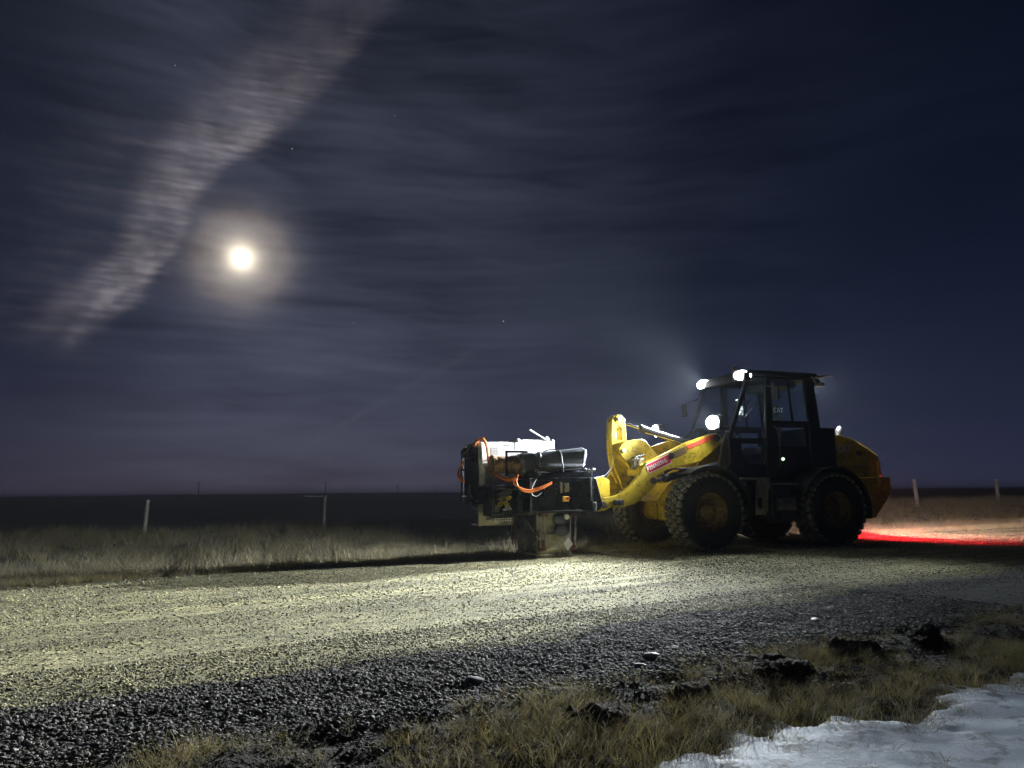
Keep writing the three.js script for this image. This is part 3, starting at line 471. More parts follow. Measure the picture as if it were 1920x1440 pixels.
  { const g = new RoundedBoxGeometry(0.11, 0.24, 0.3, 4, 0.045); g.rotateZ(-0.14); part(seat, 'headrest', g.translate(2.58, 2.80, 0), mat.grey); }
  part(seat, 'seat_base', block(2.0, 2.4, 1.36, 1.84, -0.2, 0.2, 0.03), mat.plastic);
  { const g = words('CAT', 0.10, 0.004); part(seat, 'lettering', shift(g, 2.585, 2.79, 0.152), mat.decalwhite, 'white letters CAT on the side of the headrest'); }
  part(seat, 'armrest', block(2.0, 2.45, 2.12, 2.19, 0.27, 0.36, 0.03), mat.plastic);
  part(cab, 'monitor', merge(block(1.24, 1.42, 2.58, 2.82, 0.42, 0.47, 0.012), rod([1.33, 2.1, 0.44], [1.33, 2.6, 0.44], 0.015)), mat.plastic);
  for (const y of [2.62, 2.72]) part(cab, 'screen', block(1.25, 1.41, y, y + 0.075, 0.471, 0.476, 0.001), mat.screen);
  { const pl = new THREE.PointLight(lin(0.85, 0.95, 1.0), 0.5); pl.position.set(1.33, 2.7, 0.53); pl.castShadow = true; pl.shadow.radius = 3; pl.name = 'screen_light'; cab.add(pl); }
  part(cab, 'wiper', merge(rod([1.05, 2.35, 0.6], [1.42, 2.9, 0.68], 0.012), rod([1.3, 2.55, 0.66], [1.62, 2.88, 0.69], 0.009)), mat.steel);
  part(cab, 'side_mirror', merge(new RoundedBoxGeometry(0.05, 0.26, 0.2, 2, 0.02).translate(1.86, 3.02, 0.93), rod([1.80, 3.2, 0.76], [1.86, 3.13, 0.92], 0.012)), mat.plastic);
  part(cab, 'far_mirror', merge(new RoundedBoxGeometry(0.05, 0.3, 0.2, 2, 0.02).translate(1.0, 2.85, -0.98), rod([1.25, 3.1, -0.76], [1.0, 3.0, -0.95], 0.012)), mat.plastic);
  part(cab, 'indicator_lamp', new THREE.SphereGeometry(0.034, 16, 12).translate(2.10, 1.72, 0.752), mat.indicator, 'small pale green light on the cab side');
  part(cab, 'grab_rail', merge(tube([[0.78, 1.62, 0.80], [0.74, 1.9, 0.86], [0.73, 2.2, 0.86], [0.80, 2.24, 0.78]], 0.014, 24), tube([[1.88, 1.45, 0.78], [1.93, 1.6, 0.84], [1.93, 2.3, 0.84], [1.9, 2.38, 0.78]], 0.014, 24)), mat.darksteel);
  part(cab, 'beacon', merge(new THREE.CylinderGeometry(0.05, 0.06, 0.13, 18).translate(1.65, 3.6, 0), new THREE.SphereGeometry(0.05, 16, 8).translate(1.65, 3.665, 0)), mat.amber);
  part(cab, 'dome_console', block(2.2, 2.8, 3.22, 3.36, -0.5, 0.5, 0.05), mat.grey);

  // engine deck, hood, counterweight
  part(loader, 'cooling_tower', merge(block(3.02, 3.52, 1.3, 2.38, -0.73, 0.73, 0.03)), mat.cabpaint);
  part(loader, 'hood', plate([[3.525, 1.36], [3.525, 2.25], [3.7, 2.235], [4.03, 2.165], [4.41, 1.985], [4.69, 1.825], [4.73, 1.7], [4.77, 1.36]], -0.7, 0.7, 0.03), mat.yellow);
  { const g = words('CAT', 0.15); part(loader, 'hood_lettering', shift(g, 3.76, 1.95, 0.7015), mat.decalwhite, 'large letters CAT on the side of the hood'); const t = new THREE.BoxGeometry(0.16, 0.1, 0.002); t.rotateZ(0); part(loader, 'hood_badge', shift(t, 4.15, 1.86, 0.7015), mat.brown); }
  part(loader, 'hood_grille', merge(...Array.from({ length: 5 }, (_, k) => block(3.65, 4.35, 1.44 + k * 0.035, 1.456 + k * 0.035, 0.701, 0.706, 0.002))), mat.brown);
  part(loader, 'counterweight', merge(plate([[3.80, 1.355], [4.66, 1.355], [4.70, 1.33], [4.70, 1.0], [4.22, 0.52], [3.98, 0.49], [3.86, 0.8], [3.70, 1.2]], -0.96, 0.96, 0.025)), mat.yellow);
  part(loader, 'deck_rail', merge(tube([[4.49, 1.36, 0.85], [4.49, 1.60, 0.85], [4.51, 1.64, 0.85], [4.60, 1.63, 0.85]], 0.014, 20), tube([[4.3, 1.36, 0.9], [4.36, 1.3, 0.975], [4.36, 1.2, 0.985], [4.28, 1.14, 0.97]], 0.016, 20)), mat.yellow);
  { const g = new THREE.SphereGeometry(0.1, 20, 16); g.scale(0.62, 1.1, 0.7); g.rotateZ(-0.35); part(loader, 'exhaust_cap', merge(g.translate(3.95, 2.36, 0.4), rod([3.88, 2.15, 0.4], [3.93, 2.3, 0.4], 0.045)), mat.darksteel, 'pale rounded cap on the hood'); }
  for (const s of [1, -1]) {
    const z0 = s > 0 ? 0.74 : -1.25, z1 = s > 0 ? 1.25 : -0.74;
    part(loader, 'rear_fender', plate(arc(WB, 0.7, 0.83, 0.86, 158, -12), z0, z1, 0.006), mat.plastic);
    part(loader, 'step_ladder', merge(plate([[1.09, 0.64], [1.3, 0.64], [1.37, 0.72], [1.40, 1.1], [1.45, 1.14], [1.45, 1.34], [1.15, 1.34], [1.12, 1.05]], s > 0 ? 1.06 : -1.1, s > 0 ? 1.1 : -1.06, 0.006, [[[1.14, 0.76], [1.14, 0.96], [1.26, 0.96], [1.26, 0.76]]]), block(0.78, 1.46, 1.30, 1.345, s > 0 ? 0.72 : -1.1, s > 0 ? 1.1 : -0.72, 0.008), plate([[0.85, 0.85], [1.1, 0.8], [1.1, 1.28], [0.85, 1.28]], s > 0 ? 0.8 : -0.84, s > 0 ? 0.84 : -0.8)), mat.zinc);
    part(loader, 'tool_box', merge(plate([[1.50, 1.19], [1.50, 0.62], [1.62, 0.47], [2.02, 0.52], [2.10, 0.62], [2.14, 1.0], [2.04, 1.19]], s > 0 ? 0.6 : -1.05, s > 0 ? 1.05 : -0.6, 0.02)), mat.darksteel);
    part(loader, 'tool_box_lid', plate([[1.62, 0.95], [2.08, 0.95], [2.08, 0.72], [1.62, 0.72]], s > 0 ? 1.052 : -1.062, s > 0 ? 1.062 : -1.052, 0.003), mat.zinc);
    part(loader, 'running_board', block(1.46, 2.16, 1.2, 1.24, s > 0 ? 0.72 : -1.08, s > 0 ? 1.08 : -0.72, 0.006), mat.zinc);
  }

  // lamps: housing, lit lens, and the light just in front of the lens
  function lamp(parent, name, at, aim, w, h, power, cone, col = [0.9, 0.96, 1.0], lens = mat.lamp, visor = 0) {
    const L = sub(parent, name); L.position.set(...at); const dir = V3(...aim).normalize(); L.quaternion.setFromUnitVectors(V3(0, 0, 1), dir);
    const shell = merge(new RoundedBoxGeometry(w + 0.03, h + 0.03, 0.10, 3, 0.03).translate(0, 0, -0.056), ...(visor ? [block(-w / 2 - 0.01, w / 2 + 0.01, -h / 2 - 0.014, -h / 2 - 0.004, -0.05, visor, 0.003)] : []));
    part(L, 'lamp_housing', shell, mat.plastic);
    const face = new THREE.SphereGeometry(1, 28, 10, 0, 6.2832, 0, Math.PI / 2).rotateX(Math.PI / 2).scale(w / 2, h / 2, Math.min(w, h) * 0.42); part(L, 'lamp_lens', plain(face), lens);
    const sp = new THREE.SpotLight(lin(...col), power, 0, cone * D2R, 1, 2); sp.position.set(0, 0, 0.03); sp.target.position.set(0, 0, 5); sp.castShadow = true; sp.shadow.radius = 2.5; sp.name = name + '_beam'; L.add(sp, sp.target);
    return L;
  }
  lamp(cab, 'roof_lamp', [1.30, 3.40, 0.66], [-0.55, -0.06, 0.83], 0.34, 0.20, 520, 86, [0.80, 0.91, 1.0], undefined, 0.13);
  lamp(cab, 'roof_lamp', [1.30, 3.40, -0.66], [-1, 0.03, 0.22], 0.34, 0.20, 6400, 50.5, undefined, undefined, 0.12);
  for (const s of [1, -1]) {
    const br = part(loader, 'lamp_bracket', merge(tube([[0.5, 1.5, s * 0.8], [0.52, 1.9, s * 0.9], [0.5, 2.2, s * 1.06], [0.36, 2.24, s * 0.98]], 0.018, 24), block(0.34, 0.42, 2.22, 2.27, s * 0.95 - 0.06, s * 0.95 + 0.06)), mat.darksteel);
    lamp(br, 'headlamp', [0.28, 2.39, s * 1.0], [-1, s > 0 ? 0.16 : -0.05, s > 0 ? 0.36 : -0.3], 0.26, 0.26, s > 0 ? 520 : 400, s > 0 ? 60 : 62);
  }
  const rb = part(cab, 'rear_lamp_bracket', merge(rod([2.95, 3.44, 0.78], [3.02, 3.25, 0.86], 0.025), rod([3.0, 3.44, 0.7], [3.16, 3.42, 0.86], 0.02), tube([[3.1, 3.43, 0.82], [3.3, 3.46, 0.86], [3.40, 3.47, 0.86], [3.44, 3.42, 0.86]], 0.014, 16), block(3.0, 3.14, 3.22, 3.3, 0.78, 0.94, 0.03)), mat.steel);
  lamp(cab, 'rear_roof_lamp', [3.20, 3.33, 0.60], [1, -0.2, -0.62], 0.18, 0.12, 430, 56);
  for (const s of [1, -1]) lamp(loader, 'tail_lamp', [4.715, 1.18, s * 0.72], [1, -0.25, -0.2], 0.1, 0.12, s < 0 ? 85 : 45, 72, [1, 0.03, 0.06], mat.tail);
}
console.log('loader done');

// ------------------------------------------------------------------ the attachment carried by the loader
const rig = thing('heater_attachment', 'black box attachment with white panel, tarpaulin, orange cables and metal shroud on loader arms', 'attachment');
rig.position.copy(loader.position); rig.rotation.copy(loader.rotation);
{
  const body = part(rig, 'body_box', merge(plate([[-3.48, 0.735], [-2.30, 0.775], [-2.28, 1.36], [-3.48, 1.33]], -0.3, 1.0, 0.012)), mat.black);
  part(body, 'body_panel', plate([[-3.44, 0.79], [-3.02, 0.80], [-3.02, 1.08], [-3.44, 1.07]], 1.001, 1.008, 0.003), mat.black);
  part(body, 'body_panel', plate([[-2.98, 0.86], [-2.42, 0.88], [-2.42, 1.31], [-2.98, 1.30]], 1.001, 1.008, 0.003), mat.black);
  part(body, 'body_beam', merge(block(-3.5, -2.28, 0.775, 0.80, 1.0, 1.03, 0.006), block(-3.505, -3.475, 0.73, 1.34, 0.99, 1.03, 0.006)), mat.darksteel);
  for (const [x, y] of [[-3.22, 1.24], [-3.22, 1.16], [-3.22, 1.08], [-3.02, 1.24], [-3.02, 1.16], [-3.02, 1.09]]) part(body, 'bolt_head', new THREE.CylinderGeometry(0.012, 0.012, 0.014, 6).rotateX(Math.PI / 2).translate(x, y, 1.015), mat.steel);
  const sw = part(body, 'isolator_switch', block(-2.9, -2.79, 0.945, 1.035, 1.008, 1.05, 0.01), M('yellow switch box', [0.85, 0.55, 0.06])); part(sw, 'switch_knob', merge(new THREE.CylinderGeometry(0.028, 0.028, 0.03, 6).rotateX(Math.PI / 2).translate(-2.81, 0.995, 1.065), block(-2.825, -2.795, 0.965, 1.025, 1.075, 1.09, 0.004)), mat.red);
  part(body, 'warning_plate', block(-2.93, -2.885, 1.09, 1.28, 1.008, 1.012, 0.001), mat.zinc); part(body, 'notice_sheet', plate([[-2.85, 1.1], [-2.76, 1.11], [-2.76, 1.27], [-2.86, 1.25], [-2.83, 1.2], [-2.86, 1.15]], 1.008, 1.012, 0.001), mat.zinc);
  // open frame section at the front end
  part(rig, 'front_frame_box', merge(plate([[-4.18, 0.71], [-3.485, 0.735], [-3.485, 0.80], [-4.18, 0.775]], 0.9, 1.0, 0.01), block(-4.18, -4.12, 0.7, 1.2, 0.92, 1.0), block(-3.7, -3.62, 0.73, 1.2, 0.92, 1.0), block(-4.18, -3.485, 1.16, 1.22, 0.3, 1.0), plate([[-4.18, 0.71], [-3.485, 0.735], [-3.485, 1.2], [-4.18, 1.2]], 0.42, 0.46, 0.01), block(-4.2, -4.14, 0.72, 1.2, 0.2, 0.95)), mat.black);
  { const blade = (a) => { const g = plate([[0, -0.02], [0.11, -0.055], [0.16, 0.0], [0.12, 0.04], [0, 0.025]], -0.006, 0.006, 0.003); g.rotateX(0.5); g.rotateZ(a); return g; }; const f = sub(rig, 'cooling_fan'); f.position.set(-3.86, 0.99, 0.72); f.rotation.z = 0.3; for (let k = 0; k < 5; k++) part(f, 'fan_blade', blade(k * 1.2566), mat.yellow); part(f, 'fan_hub', new THREE.CylinderGeometry(0.035, 0.035, 0.05, 16).rotateX(Math.PI / 2), mat.darksteel); }
  part(rig, 'motor_block', merge(block(-4.08, -3.95, 0.78, 0.9, 0.6, 0.75, 0.01), rod([-4.0, 0.85, 0.5], [-4.0, 0.85, 0.8], 0.05)), mat.zinc);
  part(rig, 'torn_label', plate([[-3.9, 0.80], [-3.74, 0.82], [-3.78, 0.88], [-3.81, 0.85], [-3.84, 0.9], [-3.87, 0.85], [-3.92, 0.83]], 0.8, 0.806, 0.001), mat.decalwhite);
  part(rig, 'lower_tray', merge(plate([[-4.28, 0.55], [-3.66, 0.59], [-3.66, 0.68], [-4.04, 0.67], [-4.06, 0.92], [-4.28, 0.92]], 0.55, 0.62, 0.008), block(-4.28, -3.66, 0.55, 0.58, 0.2, 0.6)), mat.zinc);
  part(rig, 'connector_row', merge(...Array.from({ length: 14 }, (_, k) => block(-3.99 + (k % 7) * 0.045, -3.965 + (k % 7) * 0.045, 0.62 + Math.floor(k / 7) * 0.035, 0.642 + Math.floor(k / 7) * 0.035, 0.62, 0.64, 0.003))), mat.decalwhite);
  part(rig, 'tray_handle', block(-4.15, -4.0, 0.635, 0.665, 0.62, 0.66, 0.01), mat.steel);
  // white upper unit
  const unit = part(rig, 'white_panel', turnY(plate([[-4.13, 1.20], [-4.17, 1.99], [-2.74, 2.04], [-2.66, 1.98], [-2.6, 1.36], [-3.4, 1.3]], -0.42, 0.3, 0.015), 0.13, -3.4, 0.3), mat.white, 'white upper cabinet side');
  part(unit, 'panel_notice', turnY(block(-3.98, -3.84, 1.72, 1.9, 0.301, 0.304, 0.001), 0.13, -3.4, 0.3), M('grey printed notice', [0.5, 0.5, 0.5], { map: rep(grain, 14) })); part(unit, 'panel_notice', turnY(block(-4.09, -3.95, 1.27, 1.56, 0.301, 0.304, 0.001), 0.13, -3.4, 0.3), M('worn printed notice', [0.55, 0.57, 0.55], { map: rep(grain, 10) }));
  part(unit, 'panel_notice', turnY(block(-3.72, -3.6, 1.93, 1.96, 0.301, 0.304, 0.001), 0.13, -3.4, 0.3), M('small printed notice', [0.4, 0.42, 0.42], { map: rep(grain, 20) }));
  part(rig, 'top_pipe', merge(rod([-4.2, 1.98, 0.2], [-4.14, 1.93, 0.34], 0.045), rod([-2.9, 2.06, 0.1], [-2.66, 2.0, 0.1], 0.05), new THREE.SphereGeometry(0.06, 16, 12).translate(-2.8, 2.08, 0.12), new THREE.SphereGeometry(0.05, 16, 12).translate(-2.68, 2.03, 0.12), block(-3.3, -2.75, 2.02, 2.07, -0.2, 0.15, 0.02)), mat.white);
  part(rig, 'antenna_rod', rod([-3.18, 2.24, 0.25], [-2.84, 2.07, 0.2], 0.014, 0.011), mat.decalwhite, 'thin pale rod leaning from the top');
  part(rig, 'valve_cluster', merge(block(-3.62, -3.5, 1.98, 2.02, 0.16, 0.26), rod([-3.62, 2.0, 0.3], [-3.46, 2.02, 0.3], 0.025), rod([-3.56, 1.86, 0.31], [-3.56, 2.0, 0.31], 0.008), rod([-3.5, 1.86, 0.31], [-3.5, 2.0, 0.31], 0.008)), mat.hose);
  part(rig, 'valve_cap', new THREE.SphereGeometry(0.055, 18, 12).scale(1.2, 0.8, 1).translate(-3.42, 2.03, 0.25), mat.white);
  // heat wrapped duct in two lengths, black clamp and tarpaulin bundle
  { const g = new THREE.CylinderGeometry(0.155, 0.165, 0.7, 40, 24); g.rotateZ(Math.PI / 2); part(rig, 'heat_duct', shift(lumpy(g, 3.2, 0.03), -3.72, 1.58, 0.66), mat.foil, 'scorched brown wrapped duct'); }
  { const s = new RoundedBoxGeometry(0.40, 0.36, 0.34, 10, 0.12); part(rig, 'duct_wrap', shift(lumpy(s, 4.5, 0.045, 3), -3.42, 1.59, 0.70), mat.tarp); }
  part(rig, 'duct_clamp', merge(block(-3.86, -3.82, 1.38, 1.82, 0.80, 0.84, 0.008), block(-3.86, -3.45, 1.785, 1.82, 0.8, 0.84, 0.008)), mat.black);
  { const s = new RoundedBoxGeometry(0.98, 0.34, 0.62, 18, 0.1); part(rig, 'tarpaulin', shift(lumpy(lumpy(s, 3.4, 0.12, 9), 9, 0.022, 4), -2.86, 1.67, 0.66), mat.tarp, 'black tarpaulin bundled over the top'); }
  part(rig, 'tarpaulin_strap', merge(tube([[-2.93, 1.84, 0.3], [-2.92, 1.86, 0.7], [-2.9, 1.78, 0.98], [-2.88, 1.6, 1.01], [-2.86, 1.45, 1.0]], 0.012, 30), rod([-3.36, 1.47, 0.99], [-2.36, 1.5, 0.99], 0.014)), mat.hose);
  for (const [x, y] of [[-3.36, 1.47], [-3.3, 1.43], [-2.44, 1.49], [-2.36, 1.47], [-2.28, 1.49]]) part(rig, 'strap_hook', new THREE.TorusGeometry(0.026, 0.009, 8, 14).translate(x, y, 1.0), mat.steel);
  part(rig, 'deck_lid', plate([[-3.48, 1.345], [-2.28, 1.375], [-2.28, 1.47], [-3.48, 1.43]], 0.2, 0.96, 0.01), mat.black);
  // rear mounting plate towards the loader
  part(rig, 'mount_plate', merge(plate([[-2.275, 0.76], [-2.16, 0.80], [-2.10, 0.86], [-2.22, 1.34], [-2.275, 1.36]], 0.92, 0.99, 0.008), block(-2.27, -2.18, 0.74, 1.36, -0.9, 0.9, 0.01)), mat.black);
  part(rig, 'mount_post', merge(block(-2.32, -2.26, 0.76, 0.93, 1.0, 1.05, 0.01), block(-2.36, -2.33, 0.95, 1.36, 1.0, 1.02, 0.004)), mat.steel);
  // metal shroud standing on the gravel
  part(rig, 'shroud_box', merge(plate([[-3.33, 0.02], [-2.70, 0.02], [-2.70, 0.40], [-3.33, 0.40]], -0.02, 0.88, 0.006), plate([[-3.30, 0.40], [-2.74, 0.40], [-2.74, 0.75], [-3.30, 0.75]], 0.0, 0.80, 0.006)), mat.zinc, 'dull metal heating shroud');
  part(rig, 'shroud_front', plate([[0, 0], [0.86, 0], [0.86, 0.66], [0, 0.66]], 0, 0.01, 0).rotateY(Math.PI / 2).translate(-3.345, 0.06, 0.88), mat.black);
  part(rig, 'shroud_skirt', merge(block(-3.36, -2.68, 0.0, 0.07, 0.86, 0.91, 0.006), block(-3.36, -2.68, 0.13, 0.15, 0.88, 0.90, 0.003), block(-3.37, -3.33, 0.0, 0.07, -0.02, 0.88, 0.006)), mat.zinc);
  { const g = new THREE.SphereGeometry(0.15, 24, 16); g.scale(1, 0.75, 0.6); part(rig, 'air_bag', merge(g.clone().translate(-2.86, 0.64, 0.84), g.clone().scale(1.0, 1.05, 1).translate(-2.84, 0.46, 0.86)), mat.tarp, 'dark rounded air bag above the shroud'); part(rig, 'air_valve', new THREE.SphereGeometry(0.05, 16, 12).translate(-2.78, 0.685, 0.93), mat.white); }
  for (const [x, k] of [[-3.22, -1], [-2.66, 1]]) {
    part(rig, 'lift_link', merge(rod([x - 0.05, 0.74, 0.93], [x - 0.07, 0.18, 0.95], 0.012), rod([x + 0.05, 0.74, 0.93], [x + 0.02, 0.2, 0.95], 0.014), rod([x + 0.1 * k, 0.74, 0.9], [x, 0.3, 0.95], 0.009)), mat.steel);
    part(rig, 'link_foot', merge(block(x - 0.09, x + 0.04, 0.12, 0.3, 0.89, 0.95, 0.01), block(x - 0.06, x + 0.08, 0.7, 0.76, 0.86, 0.97, 0.01)), mat.rust);
  }
  part(rig, 'hanging_tag', plate([[-2.86, 0.24], [-2.77, 0.34], [-2.69, 0.22], [-2.79, 0.11]], 0.96, 0.963, 0), mat.decalwhite, 'white square tag on the shroud');
  part(rig, 'chain_link_rod', merge(rod([-3.66, 0.72, 0.5], [-3.62, 0.2, 0.5], 0.01), rod([-3.58, 0.72, 0.5], [-3.56, 0.15, 0.5], 0.01)), mat.rust);
  part(rig, 'lower_cable', tube([[-3.6, 0.7, 0.95], [-3.52, 0.58, 0.98], [-3.42, 0.44, 0.98], [-3.3, 0.36, 0.96]], 0.008, 24), mat.darksteel);
  // front end rack with hoses
  part(rig, 'front_rack', merge(block(-4.3, -4.26, 0.85, 1.9, 0.2, 0.25), block(-4.3, -4.26, 0.85, 1.9, -0.4, -0.35), block(-4.3, -4.26, 1.0, 1.05, -0.35, 0.2), block(-4.3, -4.26, 1.5, 1.55, -0.35, 0.2), plate([[-4.26, 0.9], [-4.16, 0.9], [-4.16, 1.9], [-4.26, 1.9]], -0.3, 0.27, 0.01)), mat.black);
  for (let k = 0; k < 4; k++) part(rig, 'terminal_box', block(-4.32, -4.26, 1.1 + k * 0.17, 1.2 + k * 0.17, 0.02, 0.14, 0.012), mat.zinc);
  part(rig, 'filter_bowl', merge(new THREE.SphereGeometry(0.09, 18, 12).translate(-4.36, 1.82, 0.1), block(-4.42, -4.3, 1.72, 1.8, 0.02, 0.2, 0.02), rod([-4.36, 1.82, 0.1], [-4.3, 1.95, 0.2], 0.03)), mat.hose);
  for (let k = 0; k < 4; k++) part(rig, 'black_hose', tube([[-4.36 + k * 0.02, 1.7, 0.15 + k * 0.03], [-4.38 + k * 0.02, 1.3, 0.2 + k * 0.03], [-4.36 + k * 0.03, 1.0 - k * 0.02, 0.3 + k * 0.04], [-4.2 + k * 0.02, 0.93 - k * 0.03, 0.5 + k * 0.05], [-4.05, 1.0 + k * 0.02, 0.8], [-3.8, 1.1 + 0.02 * k, 0.95]], 0.016, 36), mat.hose);
  part(rig, 'steel_pipe', merge(tube([[-4.33, 1.25, 0.3], [-4.34, 1.1, 0.32], [-4.28, 0.98, 0.36], [-4.15, 0.93, 0.42]], 0.018, 24), tube([[-4.32, 0.95, 0.3], [-4.3, 0.86, 0.36], [-4.2, 0.8, 0.44]], 0.012, 16)), mat.steel);
  for (let k = 0; k < 2; k++) {
    part(rig, 'orange_cable', tube([[-4.27 + k * 0.01, 1.92, 0.36], [-4.24, 2.0 + k * 0.02, 0.40], [-4.15, 2.035 + k * 0.015, 0.44], [-4.09 + k * 0.02, 1.93, 0.46], [-4.05 + k * 0.02, 1.6, 0.5], [-3.97 + k * 0.015, 1.39, 0.7], [-3.86, 1.335 - k * 0.025, 0.98], [-3.80, 1.34 - k * 0.025, 1.04], [-3.72, 1.39 - k * 0.02, 1.06]], 0.016, 70), mat.orange);
    part(rig, 'orange_cable', tube([[-3.72, 1.40 - k * 0.01, 1.04], [-3.80 + k * 0.05, 1.27, 1.06], [-3.66, 1.175 - k * 0.03, 1.06], [-3.5, 1.145 - k * 0.03, 1.05], [-3.28, 1.205 - k * 0.03, 1.04], [-3.09, 1.28 - k * 0.02, 1.02]], 0.016, 60), mat.orange);
    part(rig, 'orange_cable', tube([[-4.36, 1.68, 0.05], [-4.45 + k * 0.02, 1.52, 0.0], [-4.47 + k * 0.03, 1.4, 0.02], [-4.40, 1.31 + k * 0.03, 0.06], [-4.28, 1.30 + k * 0.03, 0.1]], 0.015, 40), mat.orange);
  }
  part(rig, 'cable_loop', tube([[-3.36, 1.34, 1.0], [-3.45, 1.2, 1.03], [-3.46, 1.08, 1.03], [-3.38, 1.04, 1.02], [-3.28, 1.1, 1.02]], 0.007, 30), mat.decalwhite);
  part(rig, 'grey_wire', merge(tube([[-2.2, 1.36, 0.95], [-1.9, 1.4, 0.7], [-1.6, 1.55, 0.4], [-1.42, 1.62, 0.1]], 0.006, 24), tube([[-4.1, 1.2, 0.98], [-3.8, 1.16, 1.02], [-3.5, 1.15, 1.03]], 0.008, 20)), mat.darksteel);
}
console.log('attachment done');

// ------------------------------------------------------------------ fence posts, poles, stones, clods
const wood = M('weathered wood', [0.55, 0.53, 0.48], { roughness: 0.9, map: rep(grain, 2), bumpMap: rep(fineBump, 4), bumpScale: 0.01 });
function fencePost(x, z, h, r, tilt, label) {
  const [s, n] = toRoad(x, z), g = new THREE.CylinderGeometry(r * 0.93, r, h + 0.3, 14, 6), p = g.attributes.position;
  for (let i = 0; i < p.count; i++) { const k = 1 + 0.10 * PN.noise(p.getX(i) * 20, p.getY(i) * 3 + x, p.getZ(i) * 20); p.setX(i, p.getX(i) * k); p.setZ(i, p.getZ(i) * k); }
  g.computeVertexNormals(); g.translate(0, (h + 0.3) / 2 - 0.3, 0);
  const o = thing('fence_post', label, 'post', 'wooden posts of the field fence'); o.position.set(x, groundY(s, n), z); o.rotation.z = tilt; part(o, 'post_shaft', g, wood);
  part(o, 'post_top', new THREE.SphereGeometry(r * 0.93, 14, 6, 0, 6.2832, 0, Math.PI / 2).scale(1, 0.25, 1).translate(0, h - 0.002, 0), wood);
  return o;
}
fencePost(-13.0, -25.5, 1.22, 0.07, -0.05, 'leftmost wooden fence post leaning right at the grass');
const p2 = fencePost(-6.95, -26.5, 1.2, 0.065, -0.02, 'wooden fence post with short rail on top, left of the attachment');
part(p2, 'top_rail', rod([-0.75, 1.22, 0], [0.1, 1.23, 0], 0.028), wood);
fencePost(20.2, -36, 1.35, 0.10, 0.07, 'leaning wooden fence post just right of the loader rear');
fencePost(27.95, -41.5, 1.33, 0.10, 0.02, 'rightmost upright wooden fence post in the field');
for (const [x, d, h, label] of [[-175, 400, 8.6, 'leftmost thin utility pole on the horizon'], [-101, 387, 8.2, 'utility pole on the horizon above the railed fence post'], [-69, 430, 6.6, 'third utility pole from the left on the horizon'], [-50, 470, 5.8, 'utility pole on the horizon nearest the attachment']]) {
  const o = thing('utility_pole', label, 'utility pole', 'utility poles along the horizon'); o.position.set(x, -0.7, -d);
  part(o, 'pole_shaft', rod([0, -1, 0], [0, h, 0], 0.2, 0.14, 10), wood); part(o, 'cross_arm', block(-0.7, 0.7, h - 0.75, h - 0.6, -0.08, 0.08), wood);
}
// larger single stones and soil clods on the near shoulder
const pale = M('pale stone', [0.42, 0.42, 0.42], { roughness: 0.65, map: rep(grain, 6) });
for (const [s, n, r, label] of [[3.25, 3.9, 0.045, 'flat pale stone lying on the dark shoulder before the verge grass'], [3.05, 3.78, 0.032, 'small pale stone left of the flat pale one on the shoulder'], [3.6, 4.05, 0.03, 'small pale stone right of the flat pale one on the shoulder'], [1.95, 3.95, 0.05, 'dark angular stone at the middle of the near gravel'], [5.3, 4.2, 0.05, 'pale flat stone on the shoulder towards the right edge']]) {
  let g = new THREE.IcosahedronGeometry(1, 2); g = lumpy(g, 1.1, 0.28, s); g.scale(r * 1.3, r * 0.5, r * 0.85); const [x, z] = toWorld(s, n); const o = single('stone', g, label.startsWith('dark') ? M('dark stone', [0.12, 0.12, 0.115], { roughness: 0.8 }) : pale, label, 'stone', 'larger stones on the shoulder'); o.position.set(x, roadY(s, n) + r * 0.12, z); o.rotation.y = s * 2;
}
const clodMat = M('clod soil', [0.06, 0.05, 0.038], { roughness: 1, bumpMap: rep(fineBump, 6), bumpScale: 0.02 });
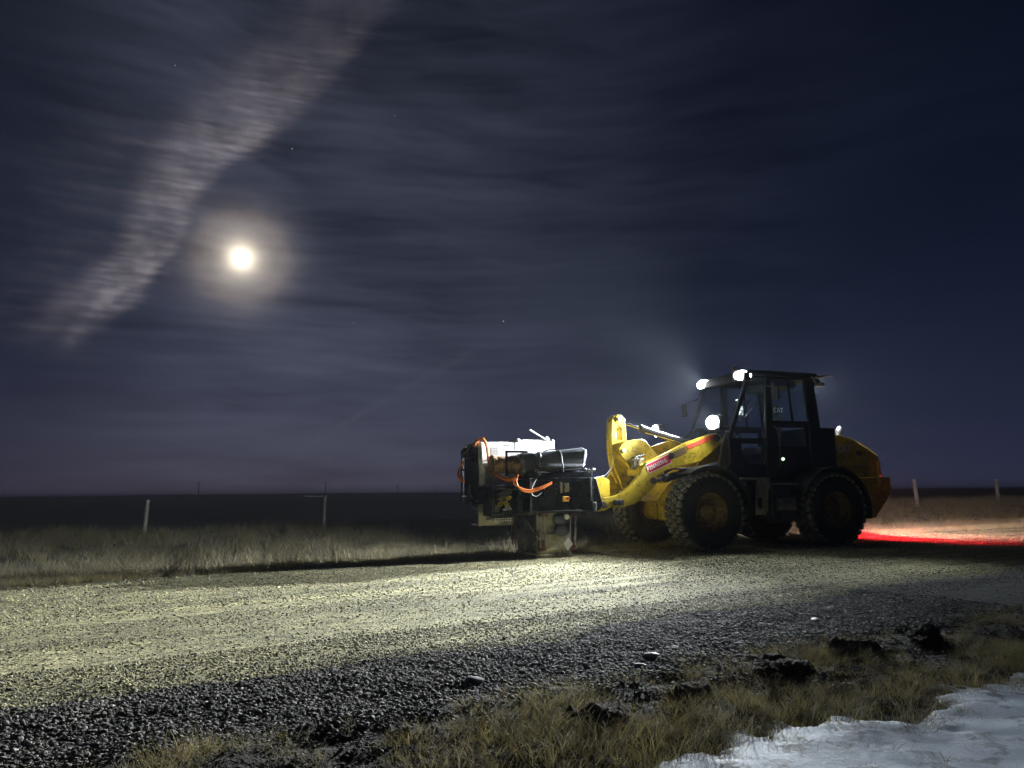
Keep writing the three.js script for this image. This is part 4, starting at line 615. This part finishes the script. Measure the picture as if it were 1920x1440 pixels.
for (const [s, n, rx, ry, label] of [[3.85, 3.35, 0.22, 0.1, 'broad dark soil clod on the verge behind the grass'], [4.7, 3.42, 0.2, 0.1, 'dark soil clod right of the broadest one on the verge'], [5.5, 3.4, 0.17, 0.09, 'rightmost dark soil clod near the frame edge'], [3.0, 3.25, 0.12, 0.07, 'small dark soil clod in the middle verge grass'], [2.3, 3.2, 0.15, 0.06, 'dark soil clod below the near gravel, left of the snow']]) {
  let g = new THREE.IcosahedronGeometry(1, 7); g.scale(rx * 1.2, ry * 0.75, rx * 0.6); g = lumpy(g, 6, 0.06, s); g = lumpy(g, 26, 0.03, s + 2); const [x, z] = toWorld(s, n); const o = single('soil_clod', g, clodMat, label, 'soil clod', 'soil clods on the near verge'); o.position.set(x, groundY(s, n) + ry * 0.02, z); o.rotation.y = 0.5 + 0.3 * Math.sin(s * 5);
}
for (const [s, n, r, label] of [[18.2, 12.8, 0.35, 'small snow patch in the grass behind the loader rear wheel'], [17.0, 13.6, 0.3, 'snow scrap in the ditch beside the counterweight'], [17.3, 14.6, 0.4, 'farther snow scrap in the grass beyond the counterweight']]) { let g = new THREE.IcosahedronGeometry(1, 4); g.scale(r, 0.09, r * 0.6); g = lumpy(g, 4, 0.05, s); const [x, z] = toWorld(s, n); single('snow_patch', g, snowMat, label, 'snow patch', 'snow scraps in the far ditch').position.set(x, groundY(s, n) + 0.1, z); }
// moon and the few stars that shine through
{
  const o = single('sky_moon', new THREE.SphereGeometry(34, 40, 24), glow('moon disc', [1.0, 0.96, 0.88], 5), 'bright full moon in thin cloud at the left of the sky', 'moon'); o.position.copy(dirOf(MOON_AZ, MOON_EL)).multiplyScalar(3000); o.castShadow = false;
  for (const [az, el, r, k, label] of [[-27.0, 30.0, 1.7, 0.3, 'faint star left of the broad contrail'], [-18.05, 25.9, 1.7, 0.5, 'star between the contrail and the moon, right of the contrail'], [-0.66, 13.65, 2.2, 0.4, 'star low in the middle of the sky'], [-12.8, 13.3, 1.5, 0.25, 'faint star at the lower right of the moon'], [-9.8, 29, 1.4, 0.2, 'faint star high above the moon, right of the contrail']]) { const s = single('sky_star', new THREE.SphereGeometry(r, 10, 8), glow('star light', [0.9, 0.95, 1.0], k), label, 'star'); s.position.copy(dirOf(az, el)).multiplyScalar(3000); s.castShadow = false; }
}
console.log('all done');
renderer.render(scene, camera);
